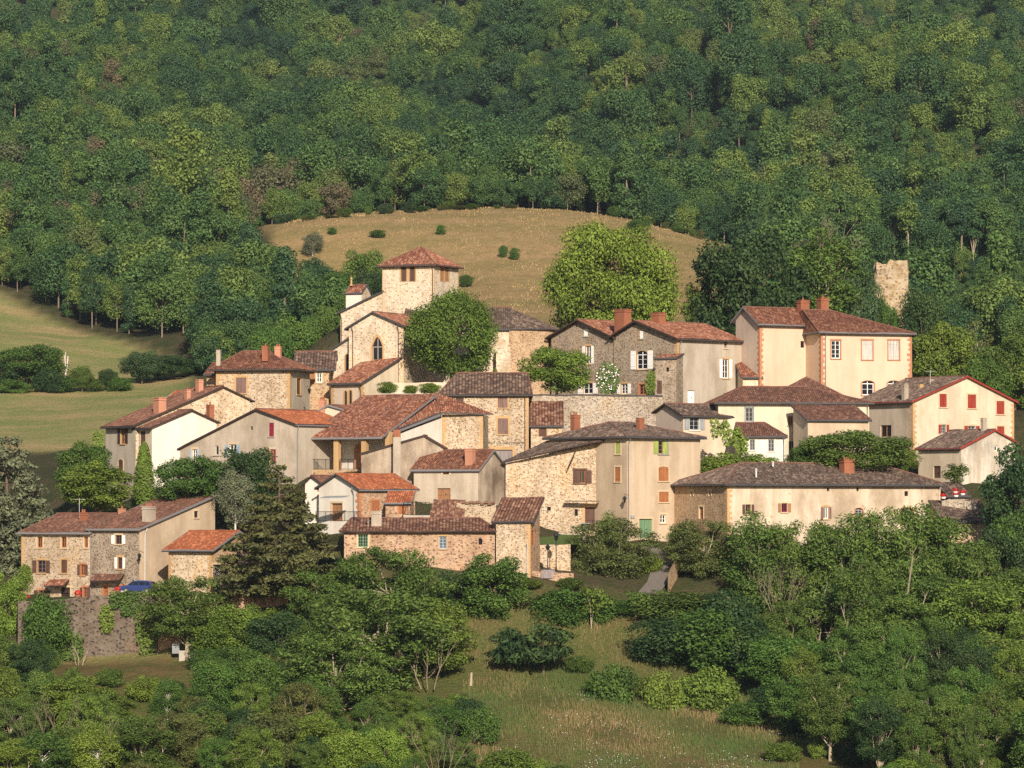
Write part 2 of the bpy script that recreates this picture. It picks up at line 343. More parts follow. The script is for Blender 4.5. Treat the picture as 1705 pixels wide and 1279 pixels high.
PADS = []
class House:
    def __init__(s, name, label, cat, pl, pr, y, th, roof, base, pb=None, b=None, walls=None, o=.45, og=.3, tile='t_brown',
                 edge='zinc_dark', root=None, group=None, gutter=True, quoin=None, found=3.0, nopad=False, noroof=False, ridgecap='tile_cap', quoin_mat='ochre', quoin_at=None):
        s.th = R(th); s.U = Vector((math.cos(s.th), math.sin(s.th), 0)); s.V = Vector((-math.sin(s.th), math.cos(s.th), 0))
        t, rp = roof[0], roof[1]
        epy = rp.get('e', rp.get('r' if th < 0 else 'l'))
        z0 = Zp(y, epy)
        if th < 0:
            FR = Vector((Xp(pr, y, z0), y, 0)); s.a = -along(FR, s.U, z0, pl); s.C = FR - s.U * s.a
        else:
            s.C = Vector((Xp(pl, y, z0), y, 0)); FR = None; s.a = along(s.C, s.U, z0, pr)
        s.ref = 'R' if th < 0 else 'L'
        refC = s.C + s.U * s.a if th < 0 else s.C
        s.b = b if b is not None else along(refC, s.V, z0, pb)
        a, b = s.a, s.b
        cy = lambda u, v: (s.C + s.U * u + s.V * v).y
        ru = a if th < 0 else 0.0
        s.zb = Zp(refC.y, base); s.wins = {'F': [], 'R': [], 'L': [], 'B': []}
        s.o = o; s.t = t
        bu, bv = [], []; polys = []; ridge = None
        if t == 'gu':
            ze = Zp(refC.y, rp['e'])
            if 'px' in rp: tv = along(refC, s.V, z0, rp['px'])
            else: tv = rp.get('t', .5) * b
            zr = Zp(cy(ru, tv), rp['rp']); zk = Zp(cy(ru, b), rp['k']) if 'k' in rp else max(ze - .1, zr - (zr - ze) / tv * (b - tv)) if tv < b * .75 else zr - (zr - ze) / tv * (b - tv)
            s1, s2 = (zr - ze) / tv, (zr - zk) / max(b - tv, .01)
            s.h = lambda u, v: ze + s1 * v if v <= tv else zr - s2 * (v - tv)
            bv = [tv]
            P = [[(-og, -o, ze - s1 * o), (a + og, -o, ze - s1 * o), (a + og, tv, zr), (-og, tv, zr)],
                 [(-og, tv, zr), (a + og, tv, zr), (a + og, b + o, zk - s2 * o), (-og, b + o, zk - s2 * o)]]
            ridge = [(-og, tv, zr), (a + og, tv, zr)]; s.eaves = [((-og, -o, ze - s1 * o), (a + og, -o, ze - s1 * o))]
            s.verge = [[(uu, -o, ze - s1 * o), (uu, tv, zr), (uu, b + o, zk - s2 * o)] for uu in (-og, a + og)]
        elif t == 'gv':
            zl = Zp(s.C.y, rp['l']); zr_ = Zp(cy(a, 0), rp['r']); tu = along(s.C, s.U, z0, rp['px']); zr = Zp(cy(tu, 0), rp['rp'])
            s1, s2 = (zr - zl) / tu, (zr - zr_) / (a - tu)
            s.h = lambda u, v: zl + s1 * u if u <= tu else zr - s2 * (u - tu)
            bu = [tu]
            P = [[(-o, -og, zl - s1 * o), (tu, -og, zr), (tu, b + og, zr), (-o, b + og, zl - s1 * o)],
                 [(tu, -og, zr), (a + o, -og, zr_ - s2 * o), (a + o, b + og, zr_ - s2 * o), (tu, b + og, zr)]]
            ridge = [(tu, -og, zr), (tu, b + og, zr)]
            s.eaves = [((-o, -og, zl - s1 * o), (-o, b + og, zl - s1 * o)), ((a + o, -og, zr_ - s2 * o), (a + o, b + og, zr_ - s2 * o))]
            s.verge = [[(-o, vv, zl - s1 * o), (tu, vv, zr), (a + o, vv, zr_ - s2 * o)] for vv in (-og, b + og)]
        elif t in ('hip', 'pyr'):
            ze = Zp(refC.y, rp['e']); hl, hr = (a / 2, a / 2) if t == 'pyr' else (rp['hl'], rp['hr']); tv = rp.get('t', .5) * b
            zr = Zp(cy(min(hl, a / 2), tv), rp['rp'])
            s1 = (zr - ze) / tv; ol = (zr - ze) / hl * o; orr = (zr - ze) / hr * o
            s.h = lambda u, v: ze
            d = s1 * o; A = (-o, -o, ze - d); B = (a + o, -o, ze - d); Cc = (a + o, b + o, ze - d); D = (-o, b + o, ze - d)
            r1, r2 = (hl, tv, zr), (a - hr, tv, zr)
            P = [[A, B, r2, r1], [B, Cc, r2], [Cc, D, r1, r2], [D, A, r1]] if t == 'hip' else [[A, B, r1], [B, Cc, r1], [Cc, D, r1], [D, A, r1]]
            ridge = [r1, r2] if t == 'hip' else None; s.hips = [[A, r1], [B, r2], [Cc, r2], [D, r1]]
            s.eaves = [(A, B), (B, Cc), (D, A)]; s.verge = []
        elif t == 'sv':
            ze = Zp(refC.y, rp['e']); zt = Zp(cy(ru, b), rp['top']); s1 = (zt - ze) / b
            s.h = lambda u, v: ze + s1 * v
            P = [[(-og, -o, ze - s1 * o), (a + og, -o, ze - s1 * o), (a + og, b + .2, zt + s1 * .2), (-og, b + .2, zt + s1 * .2)]]
            s.eaves = [((-og, -o, ze - s1 * o), (a + og, -o, ze - s1 * o))]
            s.verge = [[(uu, -o, ze - s1 * o), (uu, b + .2, zt + s1 * .2)] for uu in (-og, a + og)]
        elif t == 'su':
            zl = Zp(s.C.y, rp['l']); zr_ = Zp(cy(a, 0), rp['r']); s1 = (zr_ - zl) / a
            s.h = lambda u, v: zl + s1 * u
            ol = o if zl < zr_ else 0.0; orr = 0.0 if zl < zr_ else o
            P = [[(-ol, -og, zl - s1 * ol), (a + orr, -og, zr_ + s1 * orr), (a + orr, b + og, zr_ + s1 * orr), (-ol, b + og, zl - s1 * ol)]]
            s.eaves = []; s.verge = [[P[0][0], P[0][1]], [P[0][3], P[0][2]]]
        elif t == 'flat':
            ze = Zp(refC.y, rp['e']); s.h = lambda u, v: ze; P = []; s.eaves = []; s.verge = []
        s.bu, s.bv = bu, bv
        if noroof: P = []; s.eaves = []; s.verge = []
        base_pt = s.C + s.U * a / 2 + s.V * b / 2
        s.root = root or thing(name, label, cat, (base_pt.x, base_pt.y, s.zb), group)
        s.walls = walls or {}; s.found = found; s.nopad = nopad
        s.pad(base, refC)
        s.chims = []
        s.roof_o = None
        if P:
            mb = MB()
            for p in P: slab(mb, [s.w(*q) for q in p], tile=tile)
            s.roof_o = mb.build('roof', [M[tile], M[edge]], s.root)
            cap = MB()
            lift = Vector((0, 0, .17))
            def seg(p, q, r=.11):
                p, q = s.w(*p) + lift, s.w(*q) + lift; n = max(2, int((q - p).length / .8)); pts = [p.lerp(q, i / n) for i in range(n + 1)]
                pts = [x + Vector((0, 0, rng.uniform(-.025, .025))) for x in pts]; cap.tube(pts, r, 6)
            if ridge: seg(*ridge)
            if t in ('hip', 'pyr'):
                for hp in s.hips: seg(*hp, r=.09)
            if cap.v: cap.build('ridge_tiles', M[ridgecap], s.roof_o)
            for ln in s.verge:
                vg = MB()
                for i in range(len(ln) - 1):
                    p, q = s.w(*ln[i]), s.w(*ln[i + 1]); d = (q - p); X = d / 2; n_ = d.normalized(); Y = Vector((-n_.y, n_.x, 0))
                    Y = Y.normalized() * .03 if Y.length > 1e-6 else Vector((.03, 0, 0)); Zv = Vector((0, 0, .11))
                    vg.obox((p + q) / 2 + Vector((0, 0, .06)), X, Y, Zv)
                vg.build('verge_board', M[edge], s.roof_o)
            if gutter and s.eaves:
                g = MB()
                for p, q in s.eaves: g.tube([s.w(*p) + Vector((0, 0, -.02)), s.w(*q) + Vector((0, 0, -.02))], .085, 6)
                g.build('gutter', M['zinc_dark' if gutter is True else gutter], s.root)
        if quoin_at is None: quoin_at = []
        if quoin_at:
            for cn in quoin_at:
                qb = MB()
                p = s.C + s.U * (a if 'R' in cn else 0) + s.V * (b if 'B' in cn else 0)
                zt = s.h(a if 'R' in cn else 0, b if 'B' in cn else 0) - .25; z = s.zb - .2; k = 0
                su = -1 if 'R' in cn else 1; sv = -1 if 'B' in cn else 1
                while z < zt:
                    h = min(rng.uniform(.28, .42), zt - z); lu, lv = (.62, .34) if k % 2 else (.34, .62)
                    lu *= rng.uniform(.8, 1.15); lv *= rng.uniform(.8, 1.15)
                    c = p + s.U * (su * (lu / 2 - .025)) + s.V * (sv * (lv / 2 - .025)) + Vector((0, 0, z + h / 2))
                    qb.obox(c, s.U * (lu / 2 + .0), s.V * (lv / 2), Vector((0, 0, h / 2 - .012))); z += h; k += 1
                qb.build('corner_stones', M[quoin_mat], s.root)
    def pad(s, base, refC):
        """the ground meets the foot of the visible walls"""
        if s.zb is None or s.nopad: return
        fs = ['F', 'R' if s.ref == 'R' else 'L'] if abs(s.th) > R(6) else ['F']
        for f in fs:
            P0, D, L, n = s.face(f); k = max(1, int(L / 5))
            for i in range(k + 1): q_ = P0 + D * (L * i / k) + n * .8; PADS.append((q_.x, q_.y, s.zb))
    def w(s, u, v, z): return s.C + s.U * u + s.V * v + Vector((0, 0, z))
    def face(s, f):
        a, b = s.a, s.b
        return {'F': (s.C, s.U, a, -s.V), 'R': (s.C + s.U * a, s.V, b, s.U), 'B': (s.C + s.U * a + s.V * b, -s.U, a, s.V), 'L': (s.C + s.V * b, -s.V, b, -s.U)}[f]
    def win(s, f, x0, y0, x1, y1, sh=None, fr='white', sur='ochre', arch=0, sill=True, kind='window', cols=2, rows=3, surw=.16, label=None):
        s.wins[f].append(dict(x0=x0, y0=y0, x1=x1, y1=y1, sh=sh, fr=fr, sur=sur, arch=arch, sill=sill, kind=kind, cols=cols, rows=rows, surw=surw, label=label)); return s
    def chim(s, px, py0, py1, wpx, y, mat='chim_red', pots=2, cap=True):
        """chimney: centre column, top row, foot row, width in pixels, real distance"""
        s.chims.append((px, py0, py1, wpx, y, mat, pots, cap)); return s
    def pipe(s, f, px, off=.12, mat='zinc', y0=None, y1=None):
        P0, D, L, n = s.face(f); q = along(P0, D, s.zb + 4, px); q = max(.1, min(L - .1, q)); p = P0 + D * q
        top = (s.h(*s.uv_of(f, q)) - .25) if y0 is None else Zp(p.y, y0); bot = s.zb - .3 if y1 is None else Zp(p.y, y1)
        m = MB(); c = p + n * off
        m.tube([c + n * (s.o - .1) + Vector((0, 0, top + .1)), c + n * .1 + Vector((0, 0, top - .45)), c + Vector((0, 0, top - .8)), c + Vector((0, 0, bot))], .06, 6)
        m.build('downpipe', M[mat], s.root); return s
    def uv_of(s, f, q):
        return {'F': (q, 0), 'R': (s.a, q), 'B': (s.a - q, s.b), 'L': (0, s.b - q)}[f]
    def done(s):
        wall = MB(); mats = []; 
        def mid(nm):
            if nm not in mats: mats.append(nm)
            return mats.index(nm)
        for f in 'FRBL':
            P0, D, L, n = s.face(f)
            mi = mid(s.walls.get(f, s.walls.get('F', 'stone_gold')))
            br = [0.0] + sorted((s.bu if f == 'F' else [L - x for x in s.bu]) if f in 'FB' else (s.bv if f == 'R' else [L - x for x in s.bv])) + [L]
            outline = [(0, s.zb - s.found), (L, s.zb - s.found)] + [(q, s.h(*s.uv_of(f, q))) for q in br[::-1]]
            holes = []
            for k in s.wins[f]:
                zm = Zp(P0.y, k['y0']); q0, q1 = along(P0, D, zm, k['x0']), along(P0, D, zm, k['x1'])
                if q0 > q1: q0, q1 = q1, q0
                q0 = max(.12, q0); q1 = min(L - .12, q1)
                ym = (P0 + D * (q0 + q1) / 2).y; z1, z0 = Zp(ym, k['y0']), Zp(ym, k['y1'])
                if q1 - q0 < .1: continue
                z0 = max(z0, s.zb - s.found + .1)
                zc = min(s.h(*s.uv_of(f, q0)), s.h(*s.uv_of(f, q1))) - .12
                z1 = min(z1, zc)
                if z1 - z0 < .15: continue
                hp = [(q0, z0), (q1, z0), (q1, z1), (q0, z1)]
                if k['arch']:
                    r = (q1 - q0) / 2; rise = k['arch'] * r; nA = 8
                    top = []
                    for i in range(nA + 1):
                        t = math.pi * i / nA; cx_, sn = math.cos(t), math.sin(t)
                        if k['arch'] > 1.2: sn = 1 - abs(cx_) ** 1.7   # pointed
                        top.append(((q0 + q1) / 2 + r * cx_, z1 - rise + rise * sn))
                    hp = [(q0, z0), (q1, z0)] + top
                holes.append((k, hp, q0, q1, z0, z1))
            loops = [[Vector((q, z, 0)) for q, z in outline]] + [[Vector((q, z, 0)) for q, z in h[1]] for h in holes]
            pts = [p for l in loops for p in l]
            tris = tessellate_polygon(loops)
            W = [P0 + D * p.x + Vector((0, 0, p.y)) for p in pts]
            fc = []
            for t in tris:
                A, B, Cc = (W[i] for i in t)
                fc.append(t if (B - A).cross(Cc - A).dot(n) > 0 else t[::-1])
            wall.add(W, fc, mi)
            for k, hp, q0, q1, z0, z1 in holes:
                dp = .22 if k['kind'] != 'niche' else .35
                w_ = [P0 + D * q + Vector((0, 0, z)) for q, z in hp]; wi = [p - n * dp for p in w_]; m_ = len(w_)
                rmi = mid(k['sur']) if k['sur'] else mi
                for i in range(m_): wall.poly([w_[i], w_[(i + 1) % m_], wi[(i + 1) % m_], wi[i]], rmi)
                s.opening(k, P0, D, n, hp, wi, q0, q1, z0, z1, dp)
        wo_ = wall.build('wall', [M[x] for x in mats], s.root)
        for (px, py0, py1, wpx, y, mat, pots, cap) in s.chims:
            p = at(px, py1, y); z1 = Zp(y, py0); hw = wpx / F_PX * y / 2
            m = MB(); X, Y = s.U * hw, s.V * hw * .8
            zbot = p.z - .9
            m.obox((p.x, p.y, (zbot + z1) / 2), X, Y, Vector((0, 0, (z1 - zbot) / 2)))
            if cap:
                m.obox((p.x, p.y, z1 - .25), X * 1.12, Y * 1.12, Vector((0, 0, .06))); m.obox((p.x, p.y, z1 + .03), X * 1.1, Y * 1.1, Vector((0, 0, .05)))
            c = m.build('chimney', M[mat], s.roof_o or s.root)
            if pots:
                q = MB()
                for i in range(pots):
                    f_ = (i + .5) / pots * 2 - 1
                    q.lathe(Vector((p.x, p.y, z1 + .06)) + X * f_ * .75, [(.0, 0), (.12, 0), (.10, .32), (.12, .36), (.0, .36)], 8)
                if s.roof_o is None: q.build('chimney_pot', M['chim_red'], c)
                else:
                    q.build('chimney_pot', M['chim_red'], s.roof_o)
        return s
    def opening(s, k, P0, D, n, hp, wi, q0, q1, z0, z1, dp):
        g = lambda q, z, d: P0 + D * q + Vector((0, 0, z)) + n * d
        Zv = Vector((0, 0, 1)); W_, H_ = q1 - q0, z1 - z0
        pane = MB(); pane.poly([p + n * .02 for p in wi])
        kind = k['kind']
        if kind == 'door':
            o = pane.build('door', M[k['fr']], s.root)
            if k['label']: o['label'] = k['label']
            d = MB(); nb = max(2, int(W_ / .45))
            for i in range(nb + 1):
                q = q0 + W_ * i / nb; d.obox(g(min(max(q, q0 + .03), q1 - .03), (z0 + z1) / 2, -dp + .05), D * .03, n * .025, Zv * (H_ / 2 - .01))
            d.obox(g((q0 + q1) / 2, z1 - .05, -dp + .052), D * (W_ / 2 - .01), n * .03, Zv * .05); d.obox(g((q0 + q1) / 2, z0 + H_ * .45, -dp + .052), D * (W_ / 2 - .01), n * .028, Zv * .05)
            d.build('door_frame', M[k['fr']], o)
            hd = MB(); hd.obox(g(q0 + W_ * .62, z0 + min(1.05, H_ * .5), -dp + .1), D * .03, n * .04, Zv * .07); hd.build('handle', M['iron'], o)
        elif kind == 'niche':
            o = pane.build('niche', M[k['sur'] or 'ochre'], s.root)
        elif kind == 'vent':
            o = pane.build('vent', M['black'], s.root)
        else:
            o = pane.build('window', M['glass'], s.root)
            if k['label']: o['label'] = k['label']
        if kind == 'window':
            if k['fr'] and not (k['sh'] and k['sh'][0] == 'c'):
                fr = MB(); ft = .055
                top = z1 - (k['arch'] * W_ / 2 if k['arch'] else 0)
                for q in (q0 + ft, q1 - ft): fr.obox(g(q, (z0 + top) / 2, -dp + .06), D * ft, n * .03, Zv * ((top - z0) / 2))
                for z in (z0 + ft, top - ft): fr.obox(g((q0 + q1) / 2, z, -dp + .06), D * (W_ / 2 - ft * 2), n * .03, Zv * ft)
                for i in range(1, k['cols']): fr.obox(g(q0 + W_ * i / k['cols'], (z0 + z1) / 2, -dp + .055), D * (.05 if i * 2 == k['cols'] else .022), n * .03, Zv * (H_ / 2 - .11))
                for i in range(1, k['rows']): fr.obox(g((q0 + q1) / 2, z0 + (top - z0) * i / k['rows'], -dp + .05), D * (W_ / 2 - .11), n * .03, Zv * .022)
                fr.build('window_frame', M[k['fr']], o)
            if k['sh']:
                st, mat = k['sh'].split(':'); sw = W_ / 2
                for sd in (-1, 1):
                    m = MB()
                    if st == 'c':
                        c = g((q0 + q1) / 2 + sd * sw / 2, (z0 + z1) / 2, -.06); hw = sw / 2 - .012
                    else:
                        c = g((q0 + q1) / 2 + sd * (W_ / 2 + k['surw'] * .4 + sw / 2), (z0 + z1) / 2, .07); hw = sw / 2 - .012
                        if st == 'l' and sd > 0 or st == 'r' and sd < 0: c = g((q0 + q1) / 2 + sd * sw / 2, (z0 + z1) / 2, -.06)
                    m.obox(c, D * hw, n * .02, Zv * (H_ / 2 - .01))
                    for zz in (-.62, .62): m.obox(c + Zv * zz * H_ / 2 + n * .028, D * (hw * .92), n * .015, Zv * .045)
                    for qq in (-.5, 0, .5): m.obox(c + D * hw * qq + n * .021, D * .009, n * .006, Zv * (H_ / 2 - .03))
                    m.build('shutter', M[mat], o)
        if k['sur'] and kind != 'vent':
            m = MB(); sw = k['surw']; top = z1 - (k['arch'] * W_ / 2 if k['arch'] else 0); pr = .02
            if not k['arch']:
                m.obox(g((q0 + q1) / 2, z1 + sw * .7, pr - .02), D * (W_ / 2 + sw * 1.3), n * .045, Zv * sw * .7)
            else:
                out = [(x, z) for x, z in hp[2:]]; cxm = (q0 + q1) / 2
                for i in range(len(out) - 1):
                    (xa, za), (xb, zb_) = out[i], out[i + 1]
                    oa = (cxm + (xa - cxm) * (1 + sw * 2 / W_), top + (za - top) * (1 + sw * 2 / W_)); ob = (cxm + (xb - cxm) * (1 + sw * 2 / W_), top + (zb_ - top) * (1 + sw * 2 / W_))
                    A = [g(xa, za, .03), g(xb, zb_, .03), g(*ob, .03), g(*oa, .03)]
                    B = [p - n * .06 for p in A]; m.add(A + B, [(0, 1, 2, 3), (0, 4, 5, 1), (1, 5, 6, 2), (2, 6, 7, 3), (3, 7, 4, 0)])
            for q in (q0 - sw / 2, q1 + sw / 2): m.obox(g(q, (z0 + top) / 2, pr - .02), D * (sw / 2), n * .045, Zv * ((top - z0) / 2))
            m.build('surround', M[k['sur']], o)
        if k['sill'] and kind == 'window':
            m = MB(); m.obox(g((q0 + q1) / 2, z0 - .07, .03), D * (W_ / 2 + .16), n * .10, Zv * .06); m.build('sill', M[k['sur'] or 'sill_grey'], o)
# ------------------------------------------------------------------ terrain: one sheet from the valley to beyond the wooded ridge
CTRL = []
def cpt(px, py, y): p = at(px, py, y); CTRL.append((p.x, p.y, p.z))
for x in (-900, -300, 0, 300, 900): CTRL.append((x, -150, -1.5)); CTRL.append((x, 40, -14)); CTRL.append((x, 220, -46)); CTRL.append((x, 340, -42))
for px in (-900, 0, 850, 1705, 2600):
    cpt(px, 1380, 400)
for px, py, y in [
    (-500, 1290, 425), (0, 1285, 425), (420, 1290, 425), (850, 1290, 425), (1250, 1285, 425), (1705, 1285, 425), (2200, 1290, 425),
    (850, 1175, 448), (1200, 1200, 448), (1600, 1195, 448), (500, 1215, 448), (100, 1185, 448), (2200, 1190, 448),
    (900, 1062, 470), (1050, 1060, 470), (1300, 1100, 470), (1600, 1100, 470), (600, 1110, 466), (250, 1110, 470), (60, 1112, 470), (150, 1108, 475), (230, 1104, 474), (80, 1106, 476), (150, 1102, 478.3), (220, 1100, 477.6), (100, 1102, 478.4), (-300, 1110, 470), (2100, 1080, 470),
    (310, 1096, 477), (20, 1085, 480),
    (150, 999, 491), (60, 1005, 499), (260, 988, 488), (330, 988, 484), (420, 990, 481), (90, 960, 505), (230, 940, 510),
    (520, 985, 478), (650, 955, 480), (800, 950, 479), (900, 950, 480), (1000, 1000, 476), (1090, 975, 483), (1160, 1000, 478),
    (930, 890, 494), (1080, 890, 496), (700, 850, 494), (560, 870, 489), (600, 800, 507), (420, 850, 505), (480, 810, 508), (300, 830, 512), (200, 835, 519), (60, 880, 530),
    (1210, 905, 489), (1400, 920, 488), (1560, 905, 495), (1640, 880, 505), (1705, 880, 505), (1900, 900, 500), (1300, 860, 505),
    (1200, 780, 508), (1350, 775, 510), (1500, 775, 512), (1600, 810, 513), (1700, 800, 515), (1900, 800, 520),
    (800, 752, 535), (850, 785, 520), (850, 815, 510), (900, 745, 540), (1000, 745, 541), (1130, 712, 546), (560, 785, 512), (700, 770, 518),
    (660, 655, 556), (760, 652, 557), (900, 660, 555), (1050, 660, 553), (560, 690, 551), (420, 685, 545), (300, 740, 535), (1180, 705, 549),
    (1250, 665, 556), (1400, 665, 554), (1550, 700, 550), (1650, 730, 550), (1800, 720, 550),
    (480, 690, 600), (540, 690, 600), (600, 685, 602), (660, 675, 602), (480, 680, 640), (540, 672, 640), (600, 668, 645), (750, 640, 575), (1000, 640, 580), (1300, 635, 585), (1500, 640, 585), (1650, 680, 575), (400, 690, 570), (150, 770, 570), (-200, 800, 570),
    (800, 660, 620), (1100, 650, 620), (1400, 640, 625), (1470, 560, 610), (400, 715, 620),
    (-100, 748, 610), (60, 748, 620), (200, 745, 620), (-400, 760, 610), (120, 700, 670), (0, 655, 720), (250, 655, 720), (-350, 660, 720),
    (0, 488, 852), (130, 560, 812), (260, 590, 792), (60, 570, 790), (-300, 440, 870), (350, 600, 770), (330, 640, 720),
    (700, 620, 700), (1000, 610, 700), (700, 520, 780), (1000, 520, 780), (850, 440, 840), (600, 455, 848), (540, 440, 855), (480, 395, 872), (1150, 470, 830),
    (462, 376, 885), (640, 356, 900), (850, 347, 905), (1000, 357, 905), (1180, 405, 888), (1090, 376, 898),
    (460, 382, 930), (640, 362, 940), (850, 352, 945), (1000, 362, 945), (1180, 412, 925),
    (1300, 520, 790), (1300, 600, 690), (1500, 445, 880), (1705, 448, 880), (1600, 580, 740), (1705, 610, 700), (1500, 560, 740), (2000, 600, 700), (2000, 430, 880), (1350, 455, 870),
    (100, 430, 920), (0, 330, 1010), (200, 375, 985), (330, 430, 930), (400, 500, 850), (300, 560, 800), (420, 415, 945), (-300, 330, 1010), (-300, 370, 1130), (0, 372, 1120), (200, 380, 1110), (420, 380, 1060),
    (1705, 395, 980), (1400, 395, 980), (2100, 380, 980)]: cpt(px, py, y)
for px in (-500, 0, 430, 850, 1280, 1705, 2200):
    d = {0: 30, 430: 8}.get(px, 0); cpt(px, 262 + d + (12 if px > 1200 else 0), 1150); cpt(px, 150, 1380); cpt(px, 20, 1700); cpt(px, -140, 2100); cpt(px, -160, 2700)
# ------------------------------------------------------------------ the village, front to back
def H(*a, **k): return House(*a, **k)
# lower terrace on the left
h = H('stone_house', 'long rubble-stone terrace house with three brown-framed top windows, lowest on the left', 'house', 36, 150, 494.2, -35, ('gu', dict(e=887, rp=857, t=.5)), 995, b=13.5, walls=dict(F='stone_gold'), tile='t_brown', quoin_at=['FL'], edge='zinc', gutter='zinc')
for x0, x1 in ((62, 71), (102, 111), (140, 147)): h.win('F', x0, 894, x1, 912, fr='orange_wood', sur='tan_trim', cols=2, rows=2)
h.win('F', 62, 933, 76, 954, fr='mauve', sh='o:brown'); h.win('F', 102, 932, 112, 954, sh='c:brown'); h.win('F', 134, 940, 142, 958, sh='o:brown', sur='brick', fr='orange_wood')
h.win('F', 64, 983, 77, 996, sh='o:brown', sur='brick', fr='mauve'); h.win('F', 101, 978, 117, 1002, kind='door', fr='dark_wood', sur='tan_trim'); h.win('F', 138, 978, 146, 995, sh='o:brown', sur='brick', fr='orange_wood')
h.chim(139, 854, 862, 11, 500, 'chim_red', 2).chim(203, 848, 858, 10, 500, 'chim_pink', 1); A1 = h.done()
h = H('stone_house', 'grey stone terrace house with white shutters and a tall plain end wall', 'house', 150, 232, 490, -35, ('sv', dict(e=881, top=826)), 988, pb=358, walls=dict(F='stone_grey', R='pl_beige'), tile='t_brown', edge='zinc', gutter='zinc', og=.35)
h.win('F', 192, 891, 203, 906, sh='o:white', fr='brown', sur='tan_trim'); h.win('F', 196, 928, 204, 947, sh='o:white', fr='brown', sur='ochre'); h.win('F', 172, 976, 180, 992, kind='door', fr='orange_wood', sur='brick', sh='o:white'); h.win('F', 200, 976, 208, 990, sh='c:white', sur='brick')
h.win('R', 323, 851, 330, 862, fr='dark_wood', sur='tan_trim', cols=1, rows=1)
h.chim(248, 844, 868, 18, 493, 'chim_grey', 3).pipe('F', 152).pipe('R', 240, mat='pipe_white'); A2 = h.done()
h = H('garage', 'small stone garage under a bright orange tiled roof', 'garage', 281, 352, 484, -32, ('gu', dict(e=915, rp=886, t=.5)), 985, b=9.5, walls=dict(F='stone_cream', R='stone_tan'), tile='t_orange', quoin_at=['FL', 'FR'], edge='zinc', ridgecap='t_orange', o=.55, og=.6)
h.win('R', 354, 940, 372, 985, kind='door', fr='grey_door', sur='tan_trim'); h.win('F', 286, 949, 291, 954, fr='grey_w', sur=None, cols=1, rows=1, sill=False); B1 = h.done()

# tall houses on the left shoulder
h = H('village_house', 'tall narrow house with a long cream stone gable and two chimneys', 'house', 176, 226, 522, -55, ('gu', dict(e=708, rp=645, px=370)), 838, pb=416, walls=dict(F='pl_greige', R='stone_cream'), tile='t_brown', edge='dark_wood', o=.6)
h.win('F', 201, 714, 209, 739, sh='o:dark_wood', fr='lt_brown', sur='ochre'); h.win('F', 197, 765, 205, 787, sh='c:brown', sur='tan_trim', arch=.6)
h.chim(266, 663, 685, 18, 525, 'chim_pink', 0).chim(312, 650, 662, 9, 528, 'chim_pink', 1).chim(332, 633, 648, 11, 531, 'chim_pink', 0).pipe('R', 231); C1 = h.done()
h = H('village_house', 'cream plastered gabled annex wedged below a cream stone gable', 'house', 227, 253, 519.6, -55, ('gu', dict(e=712, rp=684, px=318)), 800, pb=360, walls=dict(F='pl_cream', R='pl_white'), tile='t_brown', edge='dark_wood', o=.45)
h.win('F', 234, 718, 242, 742, sh='c:brown', sur=None); h.chim(350, 675, 694, 11, 525, 'chim_red', 1); D1 = h.done()
h = H('village_house', 'long greige house with an asymmetric gable and maroon and pale blue shutters', 'house', 300, 492, 508, -35, ('gv', dict(l=748, r=707, rp=683, px=428)), 818, b=11.6, walls=dict(F='pl_grey', R='pl_greige'), tile='t_orange', edge='dark_wood', o=.25, gutter='zinc')
h.win('F', 448, 704, 456, 727, sh='c:maroon', sur=None); h.win('F', 450, 748, 456, 770, sh='o:maroon', fr='lt_brown', sur='tan_trim'); h.win('F', 382, 740, 394, 762, sh='o:blue_w', fr='white', sur='tan_trim'); h.win('F', 320, 748, 328, 770, sh='o:blue_w', fr='white', sur='tan_trim')
h.win('F', 358, 742, 364, 758, fr='pale_grey', sur=None, cols=1, rows=1); h.win('F', 417, 710, 421, 716, kind='vent', sur=None)
h.pipe('R', 494, mat='zinc'); E1 = h.done()
h = H('village_house', 'square stone house with a hipped red roof and ochre corners', 'house', 360, 483, 545, -15, ('hip', dict(e=611, rp=587, hl=2.2, hr=4.4)), 690, b=8.4, walls=dict(F='stone_gold', R='pl_greige'), tile='t_red', quoin_at=['FL', 'FR'], edge='dark_wood', o=.75)
h.win('F', 393, 629, 410, 655, sh='c:mauve', sur='ochre', surw=.22); h.win('R', 494, 630, 501, 657, fr='brown', sur='ochre', cols=1, rows=2)
h.chim(442, 577, 590, 10, 547, 'chim_red', 1).chim(463, 578, 592, 10, 549, 'chim_pink', 2).chim(364, 584, 600, 7, 548, 'chim_grey', 0); F1 = h.done()
h = H('outbuilding', 'stone wing in shade behind a square house with hipped roof', 'house', 344, 372, 550, -15, ('gu', dict(e=622, rp=606, t=.5)), 690, b=6, walls=dict(F='stone_tan'), tile='t_red', o=.5); h.done()
h = H('outbuilding', 'low house with a bright orange roof just behind the chimneys on the left', 'house', 276, 330, 541, -20, ('gu', dict(e=668, rp=652, t=.5)), 720, b=7, walls=dict(F='stone_tan'), tile='t_orange', o=.5, edge='mortar'); h.done()
h = H('outbuilding', 'row house with a dark tiled roof and a brown garage door beside the church', 'house', 500, 548, 556, 0, ('gu', dict(e=614, rp=587, t=.5)), 690, b=8, walls=dict(F='stone_tan'), tile='t_canal', og=.9)
h.win('F', 507, 619, 523, 640, kind='door', fr='lt_brown', sur='brick'); h.win('F', 527, 621, 536, 637, fr='white', sur='tan_trim', cols=2, rows=2); G1 = h.done()

